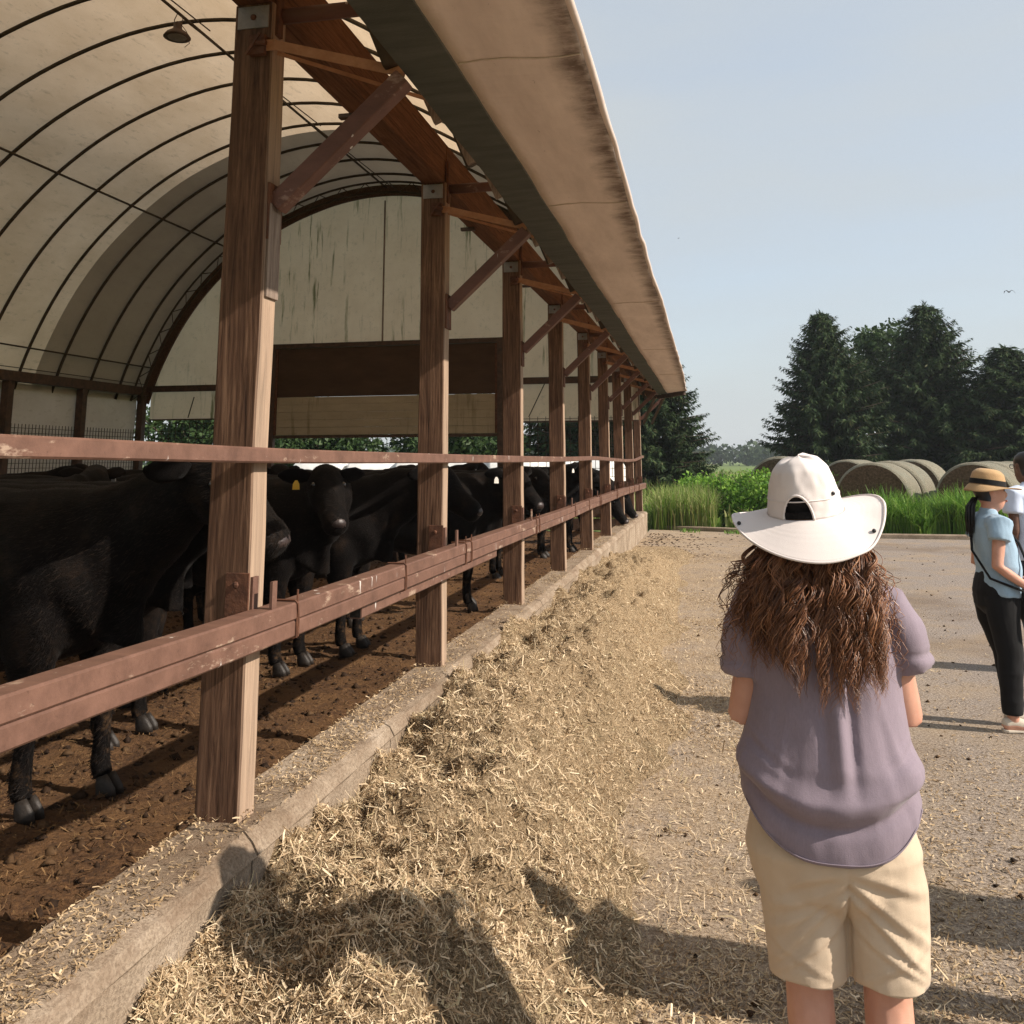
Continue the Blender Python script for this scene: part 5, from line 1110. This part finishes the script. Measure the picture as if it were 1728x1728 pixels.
# hair: locks that curl on their way down the back
g = np.random.default_rng(5); NP = 27; allv = []; allq = []; off = 0
def lock(pts, r0):
    global off
    pts = np.asarray(pts); n_ = len(pts); T = norm(np.gradient(pts, axis=0)); S_ = norm(np.cross(T, np.array([.3,1,.2]))); B_ = np.cross(T, S_)
    rr = r0*np.interp(np.linspace(0,1,n_), [0,.1,.75,1], [.8,1,.85,.15]); ring = []
    for k in range(3):
        a = 2*np.pi*k/3; ring.append(pts + (S_*math.cos(a)*1.5 + B_*math.sin(a))*rr[:,None])
    v = np.stack(ring, 1).reshape(-1,3); o = np.arange(n_-1)*3; q = np.concatenate([np.stack([o+k, o+(k+1)%3, o+3+(k+1)%3, o+3+k], 1) for k in range(3)])
    allv.append(v); allq.append(q+off); off += len(v)
t = np.linspace(0, 1, NP)
for c_ in range(205):
    ph = g.uniform(-1, 1); ph = math.copysign(abs(ph)**.85, ph)*2.15         # angle round the head, 0 = back
    lay = g.random(); x0 = .082*math.sin(ph) - .022; y0 = -.100*math.cos(ph)*(1 if abs(ph) < 1.6 else .6) + .015; z0 = 1.515 + .02*g.random()
    xe = np.clip(1.75*(x0+.022) + g.normal(0,.03) - .015, -.21, .115); 
    ze = 1.095 + .75*max(0, abs(xe-.01)-.035) + g.uniform(-.015,.12)*(1 if g.random() < .7 else 1.9)
    yb = -.150 - .045*(1-lay) + 1.5*max(0, abs(xe)-.1)**1.3; yb = min(yb, -.02)
    bulge = g.uniform(.0,.016); wl = g.uniform(.07,.13); am = g.uniform(.005,.012); p1, p2 = g.uniform(0,6.28,2)
    tight = g.uniform(.0022,.0062); Ln = z0-ze; e = t**.8; s2 = np.sin(np.pi*t)
    x = x0 + (xe-x0)*(1-(1-t)**1.8) + np.sign(x0+.02)*bulge*s2*.6; y = y0 + (yb-y0)*(1-(1-t)**2.2) ; z = z0 - Ln*t
    env = np.clip(t*3.2, 0, 1)*(1+.5*t); w_ = Ln*t/wl*2*np.pi
    cx = x + am*env*np.sin(w_+p1) + .006*np.sin(w_*.37+p2); cy = y + am*.7*env*np.cos(w_+p1)
    for s__ in range(int(g.integers(9, 17))):
        o1 = g.normal(0,tight,3)*[1.2,.7,.6]; q1 = g.normal(0,.35); sp_ = (.5+1.0*s2*(1-.5*t)); ex = g.uniform(.86,1.03); a2 = am*g.uniform(.1,.35)
        P_ = np.stack([cx + o1[0]*sp_ + a2*env*np.sin(w_*1.13+p1+q1), cy + o1[1]*sp_ + a2*env*np.cos(w_*1.13+p1+q1), z0 - Ln*t*ex + o1[2]*.5], 1)
        # lie on the back of the shirt, not in it
        tz = P_[:,2]; rx = np.interp(tz, [1.0,1.1,1.2,1.29,1.345,1.385,1.43,1.5], [.205,.19,.188,.184,.16,.107,.06,.05]); ry = np.interp(tz, [1.0,1.1,1.2,1.29,1.345,1.385,1.43,1.5], [.152,.140,.134,.118,.09,.07,.06,.05])
        lim = -(ry)*np.sqrt(np.clip(1-(np.abs(P_[:,0])/(rx+.004))**2.3, 0, 1)) - .010 - .006*lay
        P_[:,1] = np.where((np.abs(P_[:,0]) < rx) & (t > .12), np.minimum(P_[:,1], lim-.004*g.random()), P_[:,1])
        lock(P_, g.uniform(.0005,.0013))
for c_ in range(150):  # loose frizz around the outline
    sd_ = -1 if g.random() < .68 else 1; z0 = 1.50; x0 = sd_*g.uniform(.07,.10); y0 = g.uniform(-.09,.02); xe = sd_*g.uniform(.13,.265 if sd_ < 0 else .185); Ln = g.uniform(.12,.36); wl = g.uniform(.03,.06); am = g.uniform(.005,.013); p1 = g.uniform(0,6.28)
    w_ = Ln*t/wl*2*np.pi; P_ = np.stack([x0+(xe-x0)*np.sin(t*np.pi*.55)+am*np.clip(t*3,0,1)*np.sin(w_+p1), y0-.04*t+am*np.clip(t*3,0,1)*np.cos(w_+p1)-.03*np.sin(np.pi*t), z0-Ln*t+.01*np.sin(w_*.5)], 1); lock(P_, g.uniform(.0006,.0011))
npmesh('hair', np.concatenate(allv), np.concatenate(allq), HAIR_B, wo, smooth=True)
MB().loft([(V(-.022,-.028,1.46),.06,.07),(V(-.022,-.012,1.52),.088,.082),(V(-.022,-.005,1.575),.088,.078),(V(-.022,0,1.62),.07,.06),(V(-.022,0,1.65),.03,.03)], 16, (0,1,0)).build('scalp_hair', HAIR_B, wo, smooth=True, local=True)
wo.location = (WX, WY, 0)

# ---- a simpler standing figure for the others
def figure(label, loc, rotz, shirt, pants, skinm, hairm, shoem, solem, arms, k=1.0, wide=1.0, sleeve=.5, look=(0,1,0), feet=((-.09,0),(.09,.0)), vox=.009, hem_z=.84, tail=False, belly=0.0, hair=True):
    r = thing('person', label, 'person', (0,0,0)); mb = MB(); hc = V(0,.015,1.535)
    s_, u_ = head_geo(mb, hc, look); mb.tube([(0,-.01,1.33),(0,0,1.40),(0,.008,1.46)], [.07,.055,.05], 12, (0,1,0))
    mb.loft([(V(0,0,.9),.09,.13),(V(0,0,1.05),.09,.13),(V(0,0,1.2),.1,.14),(V(0,0,1.33),.07,.14),(V(0,0,1.39),.05,.06)], 14, (0,1,0))
    ank = [V(x, y, .08) for x, y in feet]; kn = [V(q*.095, .015+a.y*.5, .46) for q, a in zip((-1,1), ank)]
    for q, a, kk in zip((-1,1), ank, kn): leg_geo(mb, (q*.085,0,.84), kk, a, 1.0); foot_geo(mb, a)
    for q, (el, wr, hd, pn, th, cu) in zip((-1,1), arms): arm_geo(mb, (q*.15*wide,-.003,1.305), el, wr, 1.0, (.040,.042,.038,.034,.026)); hand_geo(mb, wr, hd, pn, th, cu)
    link('body', remesh(mb, vox, 3), skinm, r, smooth=True); face_bits(r, hc, Vector(look).normalized(), s_, u_)
    mb = MB()
    mb.loft([(V(0,.0+belly*.3,hem_z),.125,.168*wide),(V(0,belly*.5,hem_z+.08),.132,.165*wide),(V(0,belly,1.02),.128,.158*wide),(V(0,belly*.8,1.12),.130,.16*wide),(V(0,.006,1.22),.125,.165*wide),(V(0,-.005,1.31),.105,.176*wide),(V(0,-.008,1.36),.08,.155*wide),(V(0,-.002,1.39),.058,.09),(V(0,.002,1.43),.05,.055)], 26, (0,1,0), p=2.2)
    for q, a_ in zip((-1,1), arms):
        s0 = V(q*.10*wide,-.005,1.325); s1 = V(q*.165*wide,-.005,1.325); e_ = V(q*.175*wide,-.005,1.345).lerp(Vector(a_[0]), sleeve); mb.loft([(s0,.082,.078),(s1,.082,.078),(s1.lerp(e_,.6),.074,.070),(e_,.072,.067)], 16, (0,1,.2))
    me = remesh(mb, vox, 3)
    disp(me, lambda x, y, z, n_: .005*fbm(x*9, y*9, z*6, 3) + .006*ridge(n3(x*5+z*3, y*6, z*9))*np.clip((1.25-z)*5, 0, 1) + .003*n3(x*22, y*22, z*12))
    sh = link('shirt', me, shirt, r, smooth=True)
    mb = MB(); mb.loft([(V(0,0,.74),.08,.12),(V(0,-.01,.80),.128,.168),(V(0,-.012,.88),.13,.165),(V(0,-.004,.97),.112,.15),(V(0,0,1.01),.10,.142)], 22, (0,1,0), p=2.2)
    for q, a, kk in zip((-1,1), ank, kn): mb.loft([(V(q*.086,-.006,.85),.118,.090),(V(q*.088,-.002,.70),.100,.085),(V(kk.x,kk.y,.48),.078,.070),(V(kk.x*.98,(kk.y+a.y)/2-.006,.30),.070,.062),(V(a.x,a.y,.115),.060,.055)], 18, (0,1,0))
    me = remesh(mb, vox, 3); disp(me, lambda x, y, z, n_: .004*fbm(x*9, y*9, z*6, 3) + .005*ridge(n3(x*6, y*6, z*12))*np.clip((.62-z)*4, 0, 1))
    link('trousers', me, pants, r, smooth=True); shoes(r, [tuple(a) for a in ank], (0,1,0), shoem, solem)
    f = Vector(look).normalized()
    if hair: MB().loft([(hc+V(0,-.03,-.06),.05,.06),(hc+V(0,-.022,0),.088,.080),(hc+V(0,-.014,.05),.100,.083),(hc+V(0,-.01,.09),.088,.073),(hc+V(0,-.01,.118),.05,.045),(hc+V(0,-.01,.128),.01,.01)], 16, (0,1,0)).build('hair', hairm, r, smooth=True, local=True)
    if tail:
        mb = MB(); gg = np.random.default_rng(9)
        for i in range(60):
            o1 = gg.normal(0,.014,3); mb.tube([(hc.x+o1[0]*.5,-.085+o1[1]*.5,1.50),(o1[0],-.125+o1[1],1.44),(o1[0]*1.3,-.135+o1[1],1.36),(o1[0]*1.2,-.14+o1[1],1.28-.05*gg.random())], [.006,.006,.005,.001], 4, (0,1,0))
        mb.build('hair', hairm, r, smooth=True, local=True)
    r.location = loc; r.rotation_euler = (0,0,rotz); r.scale = (k,)*3; return r
# woman with the straw hat; she faces right (+X)
down = lambda q: (V(q*.20,-.02,1.06), V(q*.205,.03,.82), V(q*.02,.12,-1), V(-q,0,0), V(0,1,-.1), .35)
w2 = figure('person in straw hat, pale blue short sleeved shirt and black trousers, side on', (1.80,6.78,0), R_(-82), C_CHAM, C_BLACK, SKIN_L, HAIR_K, C_CANVAS, C_CANVAS,
    ((V(-.205,-.03,1.05), V(-.13,.19,.93), V(.3,.9,-.1), V(.6,-.2,-.6), V(0,.2,1), .55), (V(.20,-.06,1.06), V(.175,.16,.905), V(-.25,.95,-.25), V(-.6,-.1,-.5), V(-.2,.2,1), .5)), .962, 1.02, .42, (.1,1,.02), ((-.085,.09),(.085,-.0)), .008, .86, True, .03)
sh2 = thing('straw_hat', 'tan straw hat with black band on the person in blue', 'hat', (0,0,0))
RM2 = Matrix.Rotation(R_(-8), 4, 'X'); H2 = V(0,.008,1.575)
def crown2(a, t):
    r_ = np.interp(t, [0,.35,.65,.85,.95,1], [1.05,1.0,.9,.68,.4,0]); z_ = np.interp(t, [0,.35,.65,.85,.95,1], [0,.05,.09,.112,.12,.122]); return RM2 @ V(.094*r_*math.cos(a), .112*r_*math.sin(a), z_) + H2
vs = [crown2(2*math.pi*i/48, j/16) for j in range(17) for i in range(48)]; q48 = lambda n_: [(j*48+i, j*48+(i+1)%48, (j+1)*48+(i+1)%48, (j+1)*48+i) for j in range(n_) for i in range(48)]
MB().add(vs, q48(16)).build('crown', C_STRAWHAT, sh2, smooth=True, local=True)
def brim2(a, t):
    d = math.sin(a); fr = max(0, d); bk = max(0, -d); ext = .045 + .055*fr - .015*bk; z_ = (-.050*bk - .025*(1-fr)*(1-bk) + .012*fr)*t**1.2 + .008*math.sin(3*a)*t; return RM2 @ V((.0985+ext*t)*math.cos(a), (.1175+ext*t)*math.sin(a), z_) + H2
bo = MB().add([brim2(2*math.pi*i/48, j/8) for j in range(9) for i in range(48)], q48(8)).build('brim', C_STRAWHAT, sh2, smooth=True, local=True); solid(bo, .004)
MB().add([(crown2(2*math.pi*i/48, t)-H2)*1.03+H2 for t in (.06,.18,.30) for i in range(48)], q48(2)).build('hat_band', C_BLACK, sh2, smooth=True, local=True)
sh2.location = w2.location; sh2.rotation_euler = w2.rotation_euler; sh2.scale = w2.scale
bag = thing('shoulder_bag', 'black bag hanging at the hip of the person in blue', 'bag', (0,0,0))
b0 = MB(); b0.loft([(V(.06,.20,.66),.03,.13),(V(.06,.21,.70),.055,.15),(V(.06,.215,.80),.06,.15),(V(.06,.21,.88),.05,.14),(V(.06,.20,.905),.02,.12)], 16, (0,1,0), p=3.5); b0.build('pouch', C_BLACK, bag, smooth=True, local=True)
MB().loft([(V(.06,.24,.84),.036,.152),(V(.06,.226,.90),.045,.146),(V(.06,.2,.918),.03,.13)], 14, (0,1,0), p=3.5).build('flap', C_BLACK, bag, smooth=True, local=True)
MB().tube([(.19,.19,.9),(.17,.155,1.05),(.08,.145,1.2),(-.06,.07,1.37),(-.12,0,1.385),(-.10,-.09,1.33),(.04,-.15,1.15),(.17,-.10,.98),(.195,.1,.9)], .009, 6).build('shoulder_strap', C_BLACK, bag, smooth=True, local=True)
for dx in (-.03,.03): MB().ball((.16+dx*.3,.262+dx*.2,.80), .012,.006,.016, 8, 5).build('buckle', M_TAGW, bag, smooth=True, local=True)
bag.location = w2.location; bag.rotation_euler = w2.rotation_euler; bag.scale = w2.scale
# man in a white shirt, cut by the right edge
mn = figure('person in white short sleeved shirt and dark jeans at the right picture edge', (2.60,8.55,0), R_(28), C_WHITE, C_NAVY, SKIN_D, HAIR_K, C_BOOT, C_BOOT, (down(-1), down(1)), 1.055, 1.12, .55, (.1,1,0), vox=.01)
gl = MB(); hc_ = V(0,.015,1.535)
for q in (-1, 1):
    pts = [(q*.032+.022*math.cos(a), .122, 1.545+.017*math.sin(a)) for a in [2*math.pi*k/16 for k in range(17)]]; gl.tube(pts, .0025, 5, (0,1,0), cap=False); gl.tube([(q*.054,.12,1.55),(q*.078,.07,1.55),(q*.082,.0,1.545)], .0025, 5)
gl.tube([(-.01,.123,1.548),(.01,.123,1.548)], .0025, 5)
go = tag(gl.build('glasses', M_GLASSF, smooth=True), 'dark glasses on the person in the white shirt', 'glasses'); go.location = mn.location; go.rotation_euler = mn.rotation_euler; go.scale = mn.scale
# two more visitors stand just outside the frame to the right; their shadows reach into the yard
figure('person in olive shirt standing nearest beyond the right edge, casting the near long shadow', (1.5,3.28,0), R_(75), C_GREEN, C_NAVY, SKIN_L, HAIR_K, C_BOOT, C_BOOT, (down(-1), down(1)), 1.05, 1.05, .5, vox=.018)
figure('person in rust shirt standing beyond the right edge, casting the farther shadow', (2.55,3.86,0), R_(60), C_RED, C_NAVY, SKIN_L, HAIR_K, C_BOOT, C_BOOT, (down(-1), down(1)), 1.02, 1.0, .5, vox=.018)
# ------------------------------------------------------------------ summer haze in the air
hm = bpy.data.materials.new('haze_air'); hm.use_nodes = True; hn = hm.node_tree
for n_ in list(hn.nodes):
    if n_.type != 'OUTPUT_MATERIAL': hn.nodes.remove(n_)
pv = hn.nodes.new('ShaderNodeVolumePrincipled'); pv.inputs['Color'].default_value = (.86,.92,1,1); pv.inputs['Density'].default_value = .0005; pv.inputs['Anisotropy'].default_value = .2
hn.links.new(pv.outputs[0], hn.nodes['Material Output'].inputs['Volume'])
hz = MB().box(-480, 480, -190, 880, -1.2, 24).build('haze', hm); tag(hz, 'pale summer haze filling the air', 'haze', kind='stuff')
